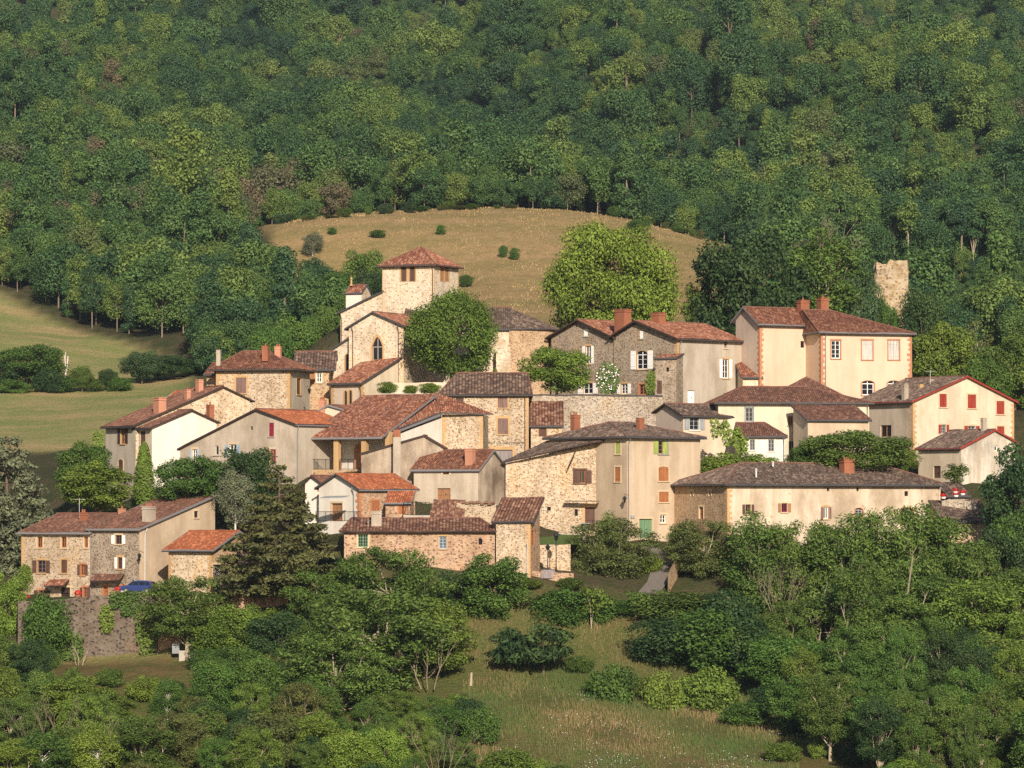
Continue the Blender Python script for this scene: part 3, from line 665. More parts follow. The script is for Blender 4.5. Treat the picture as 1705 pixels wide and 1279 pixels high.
# church
cw = dict(F='stone_church', R='stone_church', L='stone_church', B='stone_church')
h = H('church', 'cream stone church with a square bell tower and red tiled roofs', 'church', 637, 722, 566, -25, ('pyr', dict(e=438, rp=413)), 655, pb=763, walls=cw, tile='t_rose', o=.55, quoin_at=['FL', 'FR', 'BR'], quoin_mat='tan_trim', gutter='brown')
for f, xs in (('F', ((668, 677), (682, 691))), ('R', ((733, 739), (741, 747)))):
    for x0, x1 in xs: h.win(f, x0, 443, x1, 469, fr=None, sh='c:brown' if f == 'F' else 'c:lt_brown', sur='ochre', arch=1, sill=False, surw=.2)
CH = h.pipe('F', 721, mat='brown').done(); cr = CH.root
h = H('', '', '', 567, 640, 569.3, -25, ('su', dict(l=521, r=486)), 670, b=7, walls=dict(F='stone_church', L='pl_cream'), tile='t_rose', root=cr, o=.5); h.pipe('F', 569, mat='brown'); h.done()
h = H('', '', '', 576, 602, 573.5, -25, ('gu', dict(e=488, rp=476, t=.5)), 545, pb=617, walls=dict(F='pl_white', R='stone_church'), tile='t_rose', root=cr, o=.12, og=.12, edge='slate'); h.done()
fm = MB(); p = at(585, 476, 575); fm.lathe(p, [(.0, 0), (.22, 0), (.13, .3), (.12, .8), (.2, .9), (.09, 1.1), (.0, 1.3)], 8); fm.build('finial', M['ochre'], cr)
h = H('', '', '', 581, 672, 556, -25, ('gv', dict(l=546, r=543, rp=521, px=622)), 670, b=11, walls=cw, tile='t_rose', root=cr, o=.5, og=.4, quoin_at=['FR'], quoin_mat='tan_trim')
h.win('F', 620, 561, 637, 600, fr='sill_grey', sur='ochre', arch=1.7, cols=2, rows=1, surw=.26, sill=False); h.pipe('F', 588, mat='brown').pipe('F', 664, mat='brown'); h.done()
h = H('', '', '', 549, 583, 561, -25, ('su', dict(l=586, r=564)), 690, b=6, walls=cw, tile='t_rose', root=cr, o=.4, quoin_at=['FL'])
h.win('F', 575, 590, 582, 618, fr='dark_wood', sur='ochre', arch=1, kind='window', cols=1, rows=1, sill=False); h.done()
h = H('', '', '', 552, 602, 550, -37, ('sv', dict(e=637, top=598)), 705, pb=663, walls=dict(F='pl_pink', R='pl_cream'), tile='t_rose', root=cr, o=.5, og=.4, quoin_at=['FL', 'FR'])
h.win('F', 573, 651, 578, 678, fr='dark_wood', sur='ochre', arch=1, cols=1, rows=1, sill=False); h.win('F', 581, 650, 586, 677, fr='dark_wood', sur='ochre', arch=1, cols=1, rows=1, sill=False); h.pipe('F', 601, mat='brown'); h.done()
h = H('', '', '', 676, 847, 562.5, 0, ('gu', dict(e=547, rp=514, t=.5)), 665, b=11, walls=dict(F='stone_church', R='stone_tan'), tile='t_dark', root=cr, o=.4, og=.2)
h.win('F', 678, 583, 688, 600, fr='dark_wood', sur='ochre', cols=1, rows=1); h.done()
# rounded choir
ac = at(846, 600, 569); ar = 86 / F_PX * 569; zt, zb_, za = Zp(563, 547), Zp(563, 680), Zp(569, 514)
aw, arf = MB(), MB(); nA = 20
ring = [(math.cos(t), math.sin(t)) for t in [-math.pi / 2 + math.pi * i / nA for i in range(nA + 1)]]
for i in range(nA):
    (c0, s0), (c1, s1) = ring[i], ring[i + 1]
    q = lambda c, s_, z, r: (ac.x + c * r, ac.y + s_ * r * .75, z)
    aw.poly([q(c0, s0, zb_, ar), q(c1, s1, zb_, ar), q(c1, s1, zt, ar), q(c0, s0, zt, ar)])
    slab(arf, [q(c0, s0, zt - .12, ar + .45), q(c1, s1, zt - .12, ar + .45), (ac.x, ac.y, za)], .16)
aw.build('choir_wall', M['stone_tan'], cr, smooth=True); arf.build('choir_roof', [M['t_dark'], M['zinc_dark']], cr)
t = math.radians(-38); wc = Vector((ac.x + math.cos(t) * ar, ac.y + math.sin(t) * ar * .75, Zp(563, 580)))
tn = Vector((math.cos(t) * .75, math.sin(t), 0)).normalized(); td = Vector((-tn.y, tn.x, 0))
m1, m2 = MB(), MB(); m1.obox(wc, td * .34, tn * .06, Vector((0, 0, 1.45))); m1.obox(wc + Vector((0, 0, 1.5)), td * .24, tn * .06, Vector((0, 0, .2)))
m2.obox(wc + Vector((0, 0, 0)), td * .17, tn * .075, Vector((0, 0, 1.25))); m2.build('choir_window', M['glass'], cr); m1.build('choir_window_surround', M['ochre'], cr)
bt = MB(); p = at(838, 640, 560.5); bt.obox((p.x, p.y, (Zp(560, 577) + p.z) / 2), Vector((.95, 0, 0)), Vector((0, .8, 0)), Vector((0, 0, (Zp(560, 577) - p.z) / 2)))
bt.build('buttress', M['stone_church'], cr)

# twin gabled house on the terrace
h = H('village_house', 'twin-gabled grey stone house with white shutters above the terrace wall', 'house', 1022, 1128, 548, -45, ('gv', dict(l=561, r=563, rp=536, px=1062)), 712, pb=1236, walls=dict(F='stone_grey', R='pl_greige'), tile='t_rose', edge='dark_wood', o=.55, og=.7, quoin_at=['FR'])
h.win('F', 1060, 584, 1078, 615, sh='o:white', fr='white', sur='ochre', arch=.5, rows=3); h.win('F', 1065, 551, 1071, 564, sh='c:white', sur=None); h.win('F', 1034, 639, 1045, 656, sh='o:white', fr='white', sur='ochre'); h.win('F', 1064, 640, 1076, 657, fr='orange_wood', sur='brick')
h.win('R', 1203, 598, 1213, 630, sh='o:white', fr='white', sur='ochre'); h.win('R', 1205, 565, 1211, 580, fr='grey_w', sur='tan_trim'); h.win('R', 1145, 650, 1157, 674, kind='door', fr='white', sur=None); h.win('R', 1204, 655, 1211, 664, fr='white', sur=None)
h.chim(1037, 516, 552, 22, 557, 'chim_red', 0).chim(1096, 522, 540, 19, 555, 'chim_red', 0).pipe('R', 1131); I2 = h.done()
h = H('', '', '', 918, 1022, 556.4, -45, ('gv', dict(l=562, r=561, rp=534, px=966)), 712, b=9.5, walls=dict(F='stone_grey'), tile='t_rose', edge='dark_wood', o=.55, og=.7, root=I2.root)
h.win('F', 975, 576, 984, 606, sh='o:white', fr='white', sur='ochre'); h.win('F', 972, 548, 979, 560, sh='c:white', sur=None); h.win('F', 971, 638, 987, 656, sh='o:white', fr='white', sur='ochre', cols=2, rows=2); h.done()
h = H('garden_tower', 'little square stone tower with a tiled top against a grey stone gable', 'outbuilding', 1090, 1126, 545, -22, ('sv', dict(e=597, top=591)), 712, b=2.6, walls=dict(F='stone_grey'), tile='t_rose', o=.15, og=.1)
h.win('F', 1094, 634, 1102, 656, sh='c:brown', sur=None); h.win('F', 1109, 612, 1114, 619, kind='vent', sur='ochre'); h.done()
h = H('outbuilding', 'small lean-to with a mottled red roof between a beige house and a peach house', 'outbuilding', 1237, 1266, 553, 10, ('sv', dict(e=628, top=603)), 668, b=4, walls=dict(F='stone_church'), tile='t_rose', o=.3); h.done()

# big peach house
h = H('village_house', 'large peach house with brick corners and grey closed shutters', 'house', 1265, 1350, 553, 30, ('gu', dict(e=538, rp=513, px=1242)), 672, pb=1225, walls=dict(F='pl_peach', L='pl_pink'), tile='t_red', edge='zinc', o=.5, og=.5, quoin_at=['FL'], quoin_mat='brick')
h.win('F', 1333, 568, 1339, 579, kind='vent', sur='brick')
h.chim(1337, 501, 528, 17, 559, 'chim_red', 1).chim(1370, 497, 519, 16, 562, 'chim_red', 1); T1 = h.done()
h = H('', '', '', 1367, 1518, 552, 20, ('hip', dict(e=552, rp=518, hl=.05, hr=9)), 672, b=12, walls=dict(F='pl_peach', L='pl_peach'), tile='t_red', edge='zinc', o=.5, root=T1.root, quoin_at=['FL', 'FR'], quoin_mat='brick')
h.win('F', 1384, 567, 1399, 597, fr='white', sur='brick', rows=4); h.win('F', 1435, 567, 1453, 599, sh='c:pale_grey', sur='brick'); h.win('F', 1479, 567, 1497, 599, sh='c:pale_grey', sur='brick')
h.win('F', 1435, 634, 1455, 658, fr='white', sur='brick', arch=.4, rows=2); h.win('F', 1478, 634, 1498, 658, fr='white', sur='brick', arch=.4, rows=2); h.pipe('F', 1374); h.done()

# houses with the striped canal-tile roofs
h = H('village_house', 'stone house with painted lettering over its door and a striped tile roof', 'house', 735, 880, 536, 0, ('hip', dict(e=655, rp=623, hl=2.0, hr=.05)), 792, b=9, walls=dict(F='stone_gold'), tile='t_canal', o=.5, quoin_at=['FR'], edge='dark_wood')
h.win('F', 829, 661, 845, 679, sh='c:mauve', sur='ochre'); h.win('F', 829, 697, 846, 723, sh='c:mauve', sur='ochre', surw=.22); h.win('F', 759, 662, 772, 676, sh='c:brown', sur=None); h.win('F', 820, 749, 853, 792, kind='door', fr='grey_door', sur='ochre', surw=.3)
h.pipe('F', 874, mat='zinc_dark'); J1 = h.done()
tx = bpy.data.curves.new('lettering_curve', 'FONT'); tx.body = 'Tout un patrimoine'; tx.size = .62; tx.extrude = .004; tx.align_x = 'CENTER'; tx.align_y = 'CENTER'; tx.shear = .15
tmp = bpy.data.objects.new('lettering_curve', tx); COL.objects.link(tmp); dg = bpy.context.evaluated_depsgraph_get(); tme = bpy.data.meshes.new_from_object(tmp.evaluated_get(dg)); bpy.data.objects.remove(tmp)
txo = bpy.data.objects.new('painted_lettering', tme); COL.objects.link(txo); p = at(840, 737, 535.97)
txo.parent = J1.root; txo.location = p - J1.root.location; txo.rotation_euler = (math.pi / 2, 0, 0); tme.materials.clear(); tme.materials.append(M['iron'])
h = H('outbuilding', 'small stone lean-to with a steep striped roof and one brown shutter', 'outbuilding', 884, 936, 537.2, 0, ('sv', dict(e=709, top=672)), 762, b=4.5, walls=dict(F='stone_gold', R='stone_gold'), tile='t_canal_red', o=.25, og=.2)
h.win('F', 897, 713, 910, 727, sh='c:brown', sur='ochre', sill=False); h.done()

# hall with the big red-brown roof and the open porch
h = H('village_hall', 'big hall with a broad red-brown roof over an open porch on ochre pillars', 'hall', 515, 634, 506, -30, ('sv', dict(e=728, top=659)), 786, b=12.6, walls=dict(F='pl_white', R='pl_white'), tile='t_hall', edge='zinc', o=.35, og=.35, gutter='zinc', found=1.0)
L1 = h
# the porch: the front wall stands back under the roof, so this volume is built open
m = MB()
def lw(u, v, z): return h.w(u, v, z)
a_, b_ = h.a, h.b; vb = 4.2; zf = Zp(508, 782)
for (u0, v0, u1, v1) in ((0, vb, a_, vb), (0, 0, 0, b_), (0, b_, a_, b_)):
    m.poly([lw(u0, v0, zf - 4), lw(u1, v1, zf - 4), lw(u1, v1, h.h(u1, v1)), lw(u0, v0, h.h(u0, v0))])
m.build('wall', M['pl_white'], h.root)
m = MB(); m.poly([lw(0, -.1, zf), lw(a_, -.1, zf), lw(a_, vb, zf), lw(0, vb, zf)]); m.build('porch_floor', M['concrete'], h.root)
m = MB(); m.poly([lw(0, -.1, zf - 4), lw(a_, -.1, zf - 4), lw(a_, -.1, zf + .02), lw(0, -.1, zf + .02)]); m.poly([lw(a_, -.1, zf - 4), lw(a_, vb, zf - 4), lw(a_, vb, zf + .02), lw(a_, -.1, zf + .02)])
m.build('porch_base', M['stone_tan'], h.root)
for px in (559, 605, 640):
    z = Zp(506, 735); q = along(h.C, h.U, z, px); q = min(q, a_ + .15); v = .35 if px < 630 else 1.6
    m = MB(); c = lw(q, v, 0); zt_ = h.h(q, v); m.obox((c.x, c.y, (zf + zt_) / 2), h.U * .33, h.V * .33, Vector((0, 0, (zt_ - zf) / 2))); m.build('pillar', M['ochre'], h.root)
m = MB(); c = lw(along(h.C, h.U, zf, 529), vb - .04, zf + 1.3); m.obox(c, h.U * .42, h.V * .03, Vector((0, 0, 1.1))); o = m.build('window', M['glass'], h.root)
m = MB()
for sg in (-1, 1):
    for i in range(5): m.obox(c + h.U * sg * .62 + Vector((0, 0, -.9 + i * .45)), h.U * (.16 + .07 * (i % 2)), h.V * .06, Vector((0, 0, .2)))
for i in range(5):
    t = math.pi * (i + .5) / 5; m.obox(c + Vector((0, 0, 1.15)) + h.U * math.cos(t) * .6 + Vector((0, 0, math.sin(t) * .55)), h.U * .2, h.V * .06, Vector((0, 0, .2)))
m.build('surround', M['brick'], o)
m = MB(); c = lw(along(h.C, h.U, zf, 586) , vb - .05, zf + 1.15); m.obox(c, h.U * .55, h.V * .04, Vector((0, 0, 1.15))); m.build('door', M['maroon'], h.root)
m = MB(); c = lw(along(h.C, h.U, zf, 569) , vb - .3, zf + 1.35); m.obox(c, h.U * .5, h.V * .3, Vector((0, 0, 1.35))); m.obox(c + Vector((0, 0, 1.4)), h.U * .36, h.V * .25, Vector((0, 0, .35))); m.build('porch_oven', M['brick'], h.root)
def railing(px0, px1, y0, y1, py_b, hgt, label, mat='iron', parent=None, name='railing', step=.14, loc_group=None, cross=False):
    a, b = at(px0, py_b, y0), at(px1, py_b, y1); m = MB(); d = b - a; n = max(2, int(d.length / step)); Zv = Vector((0, 0, hgt))
    m.tube([a + Zv, b + Zv], .035, 5); m.tube([a + Vector((0, 0, .08)), b + Vector((0, 0, .08))], .025, 4)
    for i in range(n + 1): p = a.lerp(b, i / n); m.tube([p, p + Zv], .04 if i % 8 == 0 else .016, 4)
    if cross:
        k = max(1, int(d.length / .5))
        for i in range(k): m.tube([a.lerp(b, i / k), a.lerp(b, (i + 1) / k) + Zv], .016, 4); m.tube([a.lerp(b, i / k) + Zv, a.lerp(b, (i + 1) / k)], .016, 4)
    o = m.build(name, M[mat], parent)
    if parent is None: tag(o, label, 'railing')
    return o
q0 = h.w(.5, 0, zf); railing(516, 552, h.w(0, -.05, 0).y, h.w(3.2, -.05, 0).y, 782, 1.25, '', parent=h.root); railing(566, 600, h.w(4.4, -.05, 0).y, h.w(7.4, -.05, 0).y, 782, 1.25, '', parent=h.root)
# stone end of the hall, hipped on the same ridge
h = House('', '', '', 736, 804, 517.5, -4, ('flat', dict(e=690)), 765, b=9, walls=dict(F='stone_gold', L='pl_white'), root=L1.root, quoin_at=['FL', 'FR'])
h.done()
m = MB(); A_, B_, C_, D_, E_ = at(733, 689, 516.9), at(822, 691, 517.2), at(728, 656, 521), at(717, 657, 517.0), at(822, 691, 526)
slab(m, [A_, B_, C_]); slab(m, [A_, C_, D_])
A2_, B2_ = at(634, 726, 505.9), at(722, 657, 518.6)
slab(m, [at(640, 724, 506.4), A_, D_])
m.build('roof_end', [M['t_hall'], M['zinc_dark']], L1.root)
m = MB(); p0, p1 = at(640, 727, 506.6), at(733, 691, 516.8); m.obox((p0 + p1) / 2, (p1 - p0) / 2, Vector((.04, -.05, 0)), Vector((0, 0, .15))); m.build('verge_board', M['zinc'], L1.root)
m = MB(); b0, b1 = at(655, 760, 508.8), at(736, 760, 517.6)
m.poly([b0, b1, Vector((b1.x, b1.y, Zp(b1.y, 696))), Vector((b0.x, b0.y, Zp(b0.y, 726)))]); m.build('side_wall', M['pl_white'], L1.root)

h = H('shed', 'grey-brown rendered shed with a curved gable and a tall chimney stack', 'outbuilding', 602, 738, 501, -5, ('gv', dict(l=757, r=746, rp=727, px=706)), 800, b=3.2, walls=dict(F='pl_dirty'), tile='t_brown', edge='dark_wood', o=.2, og=.12, gutter=False)
m = MB(); p = at(661, 800, 500); m.obox((p.x, p.y, (Zp(500, 728) + p.z) / 2 - 1), Vector((.45, 0, 0)), Vector((0, .35, 0)), Vector((0, 0, (Zp(500, 728) - p.z) / 2 + 1))); m.build('chimney_stack', M['chim_grey'], h.root)
m = MB(); m.obox((p.x, p.y, Zp(500, 722)), Vector((.42, 0, 0)), Vector((0, .33, 0)), Vector((0, 0, .45))); m.build('chimney_top', M['chim_red'], h.root)
h.done()
h = H('village_house', 'grey-plastered house with an orange-red roof, brown loft door and mould-stained gable', 'house', 689, 796, 495, -30, ('gu', dict(e=781, rp=751, px=819)), 850, pb=843, walls=dict(F='pl_stain', R='pl_dirty'), tile='t_red', edge='zinc', o=.3, og=.35, gutter='zinc')
h.win('F', 737, 783, 748, 790, kind='door', fr='orange_wood', sur='pl_white', sill=False); h.win('F', 728, 813, 750, 832, kind='door', fr='lt_brown', sur=None)
h.chim(783, 748, 770, 14, 496.5, 'chim_pink', 0); h.pipe('R', 842, mat='zinc'); N1 = h.done()
h = H('village_house', 'small white gabled house with a new orange roof and a brown double door', 'house', 531, 598, 489, -45, ('gv', dict(l=812, r=814, rp=791, px=562)), 890, b=9.0, walls=dict(F='pl_white', R='stone_red'), tile='t_orange', edge='zinc_dark', o=.4, og=.35, quoin_at=['FR'], quoin_mat='brick', gutter='zinc', ridgecap='t_orange')
h.win('F', 552, 838, 570, 868, kind='door', fr='lt_brown', sur='tan_trim'); h.win('R', 618, 834, 631, 852, sh='c:orange_wood', sur='brick', sill=False); h.pipe('F', 590); O1 = h.done()
m = MB(); p0, p1 = at(541, 828, 488.6), at(582, 827, 487.0); d = (p1 - p0); nn = Vector((-.7, -.7, 0)); m.obox((p0 + p1) / 2 + nn * .4, d / 2, nn * .45 + Vector((0, 0, -.1)), Vector((0, 0, .03))); m.build('awning', M['grey_w'], O1.root)
h = H('outbuilding', 'tiny lean-to with an orange roof and a brick-red shutter, below a grey-plastered house', 'outbuilding', 642, 683, 487.2, -8, ('sv', dict(e=838, top=821)), 870, b=2.6, walls=dict(F='stone_red'), tile='t_orange', o=.25, og=.15, edge='zinc')
h.win('F', 664, 843, 676, 856, sh='c:orange_wood', sur='brick', sill=False); h.done()
h = H('outbuilding', 'small white house half hidden behind the white gable with brown door', 'house', 508, 536, 496, -30, ('gv', dict(l=806, r=806, rp=794, px=520)), 880, b=6, walls=dict(F='pl_white', R='pl_white'), tile='t_brown', edge='dark_wood', o=.3, quoin_at=['FR'], quoin_mat='brick'); h.done()
h = H('village_house', 'long low stone house with a dark red tile roof and small painted windows', 'house', 573, 824, 481, 0, ('hip', dict(e=884, rp=865, hl=.7, hr=1.8)), 958, b=7, walls=dict(F='stone_red', L='pl_white'), tile='t_canal_red', edge='dark_wood', o=.55, gutter=False)
h.win('F', 596, 890, 613, 911, fr='green_w', sur='tan_trim', rows=4, cols=4); h.win('F', 731, 893, 744, 914, fr='blue_w', sur='ochre', rows=4, cols=4); h.win('F', 797, 897, 803, 907, kind='vent', sur='ochre')
h.chim(627, 852, 876, 17, 482.5, 'chim_grey', 1); P1 = h.done()
h = H('barn', 'ruined stone barn with a sagging red tile roof open on its left', 'barn', 826, 883, 479.5, -14, ('sv', dict(e=868, top=832)), 958, b=4.6, walls=dict(F='stone_gold', R='stone_red'), tile='t_canal_red', o=.35, og=.5, quoin_at=['FR'], gutter=False)
h.win('R', 884, 884, 889, 908, sh='c:orange_wood', sur='brick', sill=False); h.pipe('F', 879, mat='pipe_white', y0=905); Q1 = h.done()
m = MB(); z0, z1 = Zp(486, 880), Zp(487, 838); p0, p1 = at(760, 860, 487.6), at(826, 860, 486.2); m.obox(((p0 + p1) / 2).to_2d().to_3d() + Vector((0, 0, (z0 + z1) / 2)), Vector(((p1 - p0).x / 2, (p1 - p0).y / 2, 0)), Vector((0, .25, 0)), Vector((0, 0, (z1 - z0) / 2)))
n_ = 9; mx = MB()
for i in range(n_): p = at(772 + i * 6.2, 838 - rng.uniform(-1, 2.5), 487.2 - i * .15); mx.obox(p, Vector((.22, 0, 0)), Vector((0, .3, 0)), Vector((0, 0, .14)))
m.build('ruined_wall', M['stone_gold'], Q1.root); mx.build('wall_coping', M['t_canal_red'], Q1.root)
m = MB()
prev = None
for i in range(7):                          # collapsed roof: strips that sag and slide
    x0 = 713 + i * 8.6; sag = [0, 1.5, 3, 5, 6, 8, 10][i]
    slab(m, [at(x0, 866 + rng.uniform(-1, 2), 485.2), at(x0 + 8.4, 866.5 + rng.uniform(-1, 2), 485.2), at(x0 + 17.5 - i * 1.2, 833 + sag * .25 + rng.uniform(-.8, .8), 488.6), at(x0 + 9.0 - i * 1.2, 833 + sag * .2, 488.6)], .16)
m.build('collapsed_roof', [M['t_canal_red'], M['dark_wood']], Q1.root)
m = MB(); p0, p1 = at(716, 866, 488.9), at(772, 866, 488.9); m.obox((p0 + p1) / 2 + Vector((0, 0, -.5)), (p1 - p0) / 2, Vector((0, .15, 0)), Vector((0, 0, 1.6))); m.build('wall', M['stone_red'], Q1.root)
railing(672, 716, 486.4, 486.4, 858, 1.5, 'low crossed iron railing on a roof terrace beside the ruined barn', cross=True, step=.5)
m = MB(); m.box(*sorted((at(672, 862, 486).x, at(716, 862, 486).x)), 485.2, 488.2, Zp(486, 885), Zp(486, 858)); tag(m.build('roof_terrace', [M['concrete']]), 'pale concrete roof terrace behind the long low stone house', 'terrace')

# central beige house and the stone barn
h = H('village_house', 'tall beige house with green, brown and orange shutters and a green front door', 'house', 1044, 1166, 496, 40, ('hip', dict(e=727, rp=705, hl=3.4, hr=4.6)), 903, b=14.2, walls=dict(F='pl_beige', L='pl_beige'), tile='t_dark', o=.55, edge='zinc_dark')
h.win('F', 1096, 735, 1112, 756, sh='l:lime_w', fr='lt_brown', sur='grey_w', surw=.1); h.win('F', 1096, 777, 1113, 801, sh='c:orange_wood', sur='tan_trim', arch=.3); h.win('F', 1097, 819, 1113, 836, sh='c:orange_wood', sur='tan_trim'); h.win('F', 1099, 857, 1109, 871, fr='white', sur='tan_trim', cols=2, rows=2); h.win('F', 1064, 864, 1086, 896, kind='door', fr='green_w', sur='tan_trim')
h.win('L', 1025, 735, 1033, 756, sh='c:lime_w', sur='tan_trim'); h.win('L', 1024, 778, 1033, 802, sh='c:orange_wood', sur='tan_trim')
m = MB(); p = at(1053, 861, 496); n_ = Vector((math.sin(h.th), -math.cos(h.th), 0)); m.obox(Vector((p.x, h.w(.8, 0, 0).y, p.z)) + n_ * .07, h.U * .28, n_ * .03, Vector((0, 0, .16))); m.build('name_plate', M['grey_w'], h.root)
h.pipe('F', 1045.5); h.chim(958, 692, 730, 13, 506, 'chim_red', 2).chim(1066, 697, 707, 11, 502, 'chim_red', 0); R1 = h.done()
h = H('barn', 'tall rubble-stone barn with a sloping dark roof and a big brown door', 'barn', 842, 998, 499.5, 4, ('su', dict(l=772, r=737)), 885, b=3.0, walls=dict(F='stone_gold', L='stone_gold'), tile='t_dark', o=.4, og=.5, edge='dark_wood', quoin_at=[], gutter=False, noroof=True)
h.win('F', 956, 783, 975, 805, sh='r:brown', fr='orange_wood', sur='brown', cols=3, rows=1); h.win('F', 974, 845, 995, 882, kind='door', fr='brown', sur='ochre', surw=.3); h.win('F', 911, 844, 917, 850, kind='vent', sur=None); h.win('F', 957, 848, 962, 859, kind='vent', sur='ochre')
R2 = h.done()
m = MB(); slab(m, [at(834, 772, 498.9), at(1006, 735, 498.9), at(966, 726, 507.4), at(911, 736, 508.4)], .18); m.build('roof', [M['t_dark'], M['dark_wood']], R2.root)
m = MB(); m.tube([at(945, 781, 499), at(958, 752, 498.7)], .08, 5); m.build('brace', M['dark_wood'], R2.root)
m = MB(); p0, p1 = at(940, 835, 499), at(998, 834, 499); m.obox((p0 + p1) / 2, Vector(((p1 - p0).x / 2, 0, 0)), Vector((0, .5, 0)), Vector((0, 0, .05))); m.build('door_hood', M['brown'], R2.root)

# white houses on the right
h = H('village_house', 'small gabled house with grey shutters, pink side gable and cream front', 'house', 1138, 1226, 518, 30, ('gu', dict(e=692, rp=674, px=1110)), 770, pb=1092, walls=dict(F='pl_cream', L='pl_pink'), tile='t_dark', edge='dark_wood', o=.4, og=.4)
h.win('F', 1148, 694, 1164, 716, sh='o:grey_w', fr='grey_w', sur='pl_white', rows=3); S1 = h.done()
h = H('village_house', 'long cream and tan house under a wide mottled hipped roof', 'house', 1196, 1447, 521, 6, ('hip', dict(e=669, rp=646, hl=3.6, hr=7)), 790, b=8.5, walls=dict(F='pl_cream', L='pl_cream', R='pl_beige'), tile='t_brown', o=.55)
h.win('F', 1241, 679, 1254, 702, fr='grey_w', sur='grey_w', surw=.12); h.win('F', 1312, 693, 1320, 708, fr='lt_brown', sur=None); h.win('F', 1313, 735, 1323, 757, fr='grey_w', sur=None)
h.pipe('F', 1444); S2 = h.done()
h = H('', '', '', 1345, 1446, 515, 18, ('sv', dict(e=699, top=677)), 790, pb=1321, walls=dict(F='pl_beige', L='pl_cream'), tile='t_brown', o=.35, root=S2.root); h.done()
h = H('', '', '', 1228, 1307, 512.5, 0, ('hip', dict(e=727, rp=706, hl=.05, hr=2.2, t=.9)), 785, b=5, walls=dict(F='pl_white'), tile='t_brown', o=.3, root=S2.root)
h.win('F', 1248, 732, 1257, 750, fr='grey_w', sur='pl_white'); h.win('F', 1279, 732, 1289, 752, fr='grey_w', sur='pl_white'); h.pipe('F', 1305); h.done()
h = H('outbuilding', 'peaked hipped roof rising behind the long cream and tan house', 'house', 1292, 1420, 537, 10, ('pyr', dict(e=667, rp=630)), 700, b=8.5, walls=dict(F='pl_beige'), tile='t_brown', o=.4); h.done()
h = H('village_house', 'broad cream gabled house with oxblood red shutters', 'house', 1520, 1688, 535, 33, ('gv', dict(l=668, r=669, rp=628, px=1608)), 770, b=12, walls=dict(F='pl_cream', L='pl_stain'), tile='t_dark', edge='red', o=.5, og=.4, quoin_at=['FL', 'FR'])
for x0, y0, x1, y1 in ((1564, 656, 1576, 678), (1611, 657, 1625, 680), (1659, 668, 1672, 690)): h.win('F', x0, y0, x1, y1, sh='c:red', sur='tan_trim')
h.win('F', 1567, 707, 1575, 722, sh='o:red', fr='grey_w', sur='tan_trim'); h.win('F', 1612, 709, 1624, 722, sh='o:red', fr='grey_w', sur='tan_trim'); h.win('F', 1660, 710, 1672, 723, sh='c:red', sur='tan_trim')
h.win('L', 1466, 708, 1484, 728, fr='lt_brown', sur=None, cols=2, rows=1)
h.chim(1507, 640, 668, 9, 537, 'chim_grey', 0).chim(1533, 641, 652, 7, 541, 'ochre', 0).chim(1551, 633, 648, 8, 543, 'chim_grey', 1); U1 = h.done()
h = H('outbuilding', 'low annex with a grey mould-stained white gable in front of the oxblood-shuttered house', 'house', 1600, 1690, 514, 35, ('gv', dict(l=746, r=737, rp=717, px=1655)), 805, pb=1529, walls=dict(F='pl_mould', L='pl_cream'), tile='t_dark', edge='red', o=.35, og=.3)
h.win('L', 1554, 776, 1566, 796, kind='door', fr='brown', sur=None); h.win('F', 1656, 742, 1661, 751, fr='white', sur=None, cols=1, rows=1, sill=False)
h.chim(1638, 697, 722, 8, 518, 'chim_grey', 0); V1 = h.done()
h = H('barn', 'long flaking-plaster farm building with a wide grey-brown hipped roof', 'barn', 1211, 1566, 490, 28, ('hip', dict(e=805, rp=773, hl=5.7, hr=4.4)), 925, b=13.2, walls=dict(F='pl_old', L='stone_tan'), tile='t_dark', o=.6, quoin_at=['FL', 'FR'])
h.win('F', 1241, 840, 1250, 856, sh='o:brown', fr='brown', sur='tan_trim'); h.win('F', 1301, 838, 1311, 853, sh='o:lt_brown', fr='maroon', sur='tan_trim', cols=2, rows=1); h.win('F', 1371, 844, 1379, 864, sh='o:mauve', fr='white', sur='ochre', cols=2, rows=1); h.win('F', 1424, 846, 1436, 862, fr='grey_w', sur='brick', arch=.4); h.win('F', 1506, 818, 1512, 826, kind='vent', sur='brick'); h.win('F', 1500, 845, 1520, 870, fr='brown', sur='brick', arch=.4)
for x in (1377, 1426): h.win('F', x, 812, x + 4, 818, kind='vent', sur='tan_trim')
for x, y in ((1534, 833), (1545, 833), (1554, 833)): h.win('F', x, y, x + 3, y + 4, kind='vent', sur=None)
h.win('L', 1164, 844, 1171, 864, kind='door', fr='orange_wood', sur='tan_trim')
h.win('L', 1150, 818, 1154, 826, kind='niche', sur='tan_trim', sill=False); h.win('L', 1180, 817, 1184, 826, kind='niche', sur='tan_trim', sill=False)
h.chim(1410, 766, 784, 20, 502, 'chim_red', 3).pipe('F', 1563, mat='pipe_white'); W1 = h.done()
m = MB()
for px, py0, py1, y in ((1259, 782, 795, 493), (1287, 770, 777, 498)): p = at(px, py1, y); m.tube([p, Vector((p.x, p.y, Zp(y, py0)))], .11, 7); m.lathe(Vector((p.x, p.y, Zp(y, py0))), [(0, 0), (.17, 0), (.17, .1), (0, .16)], 7)
m.build('vent_pipe', M['pipe_white'], W1.root)
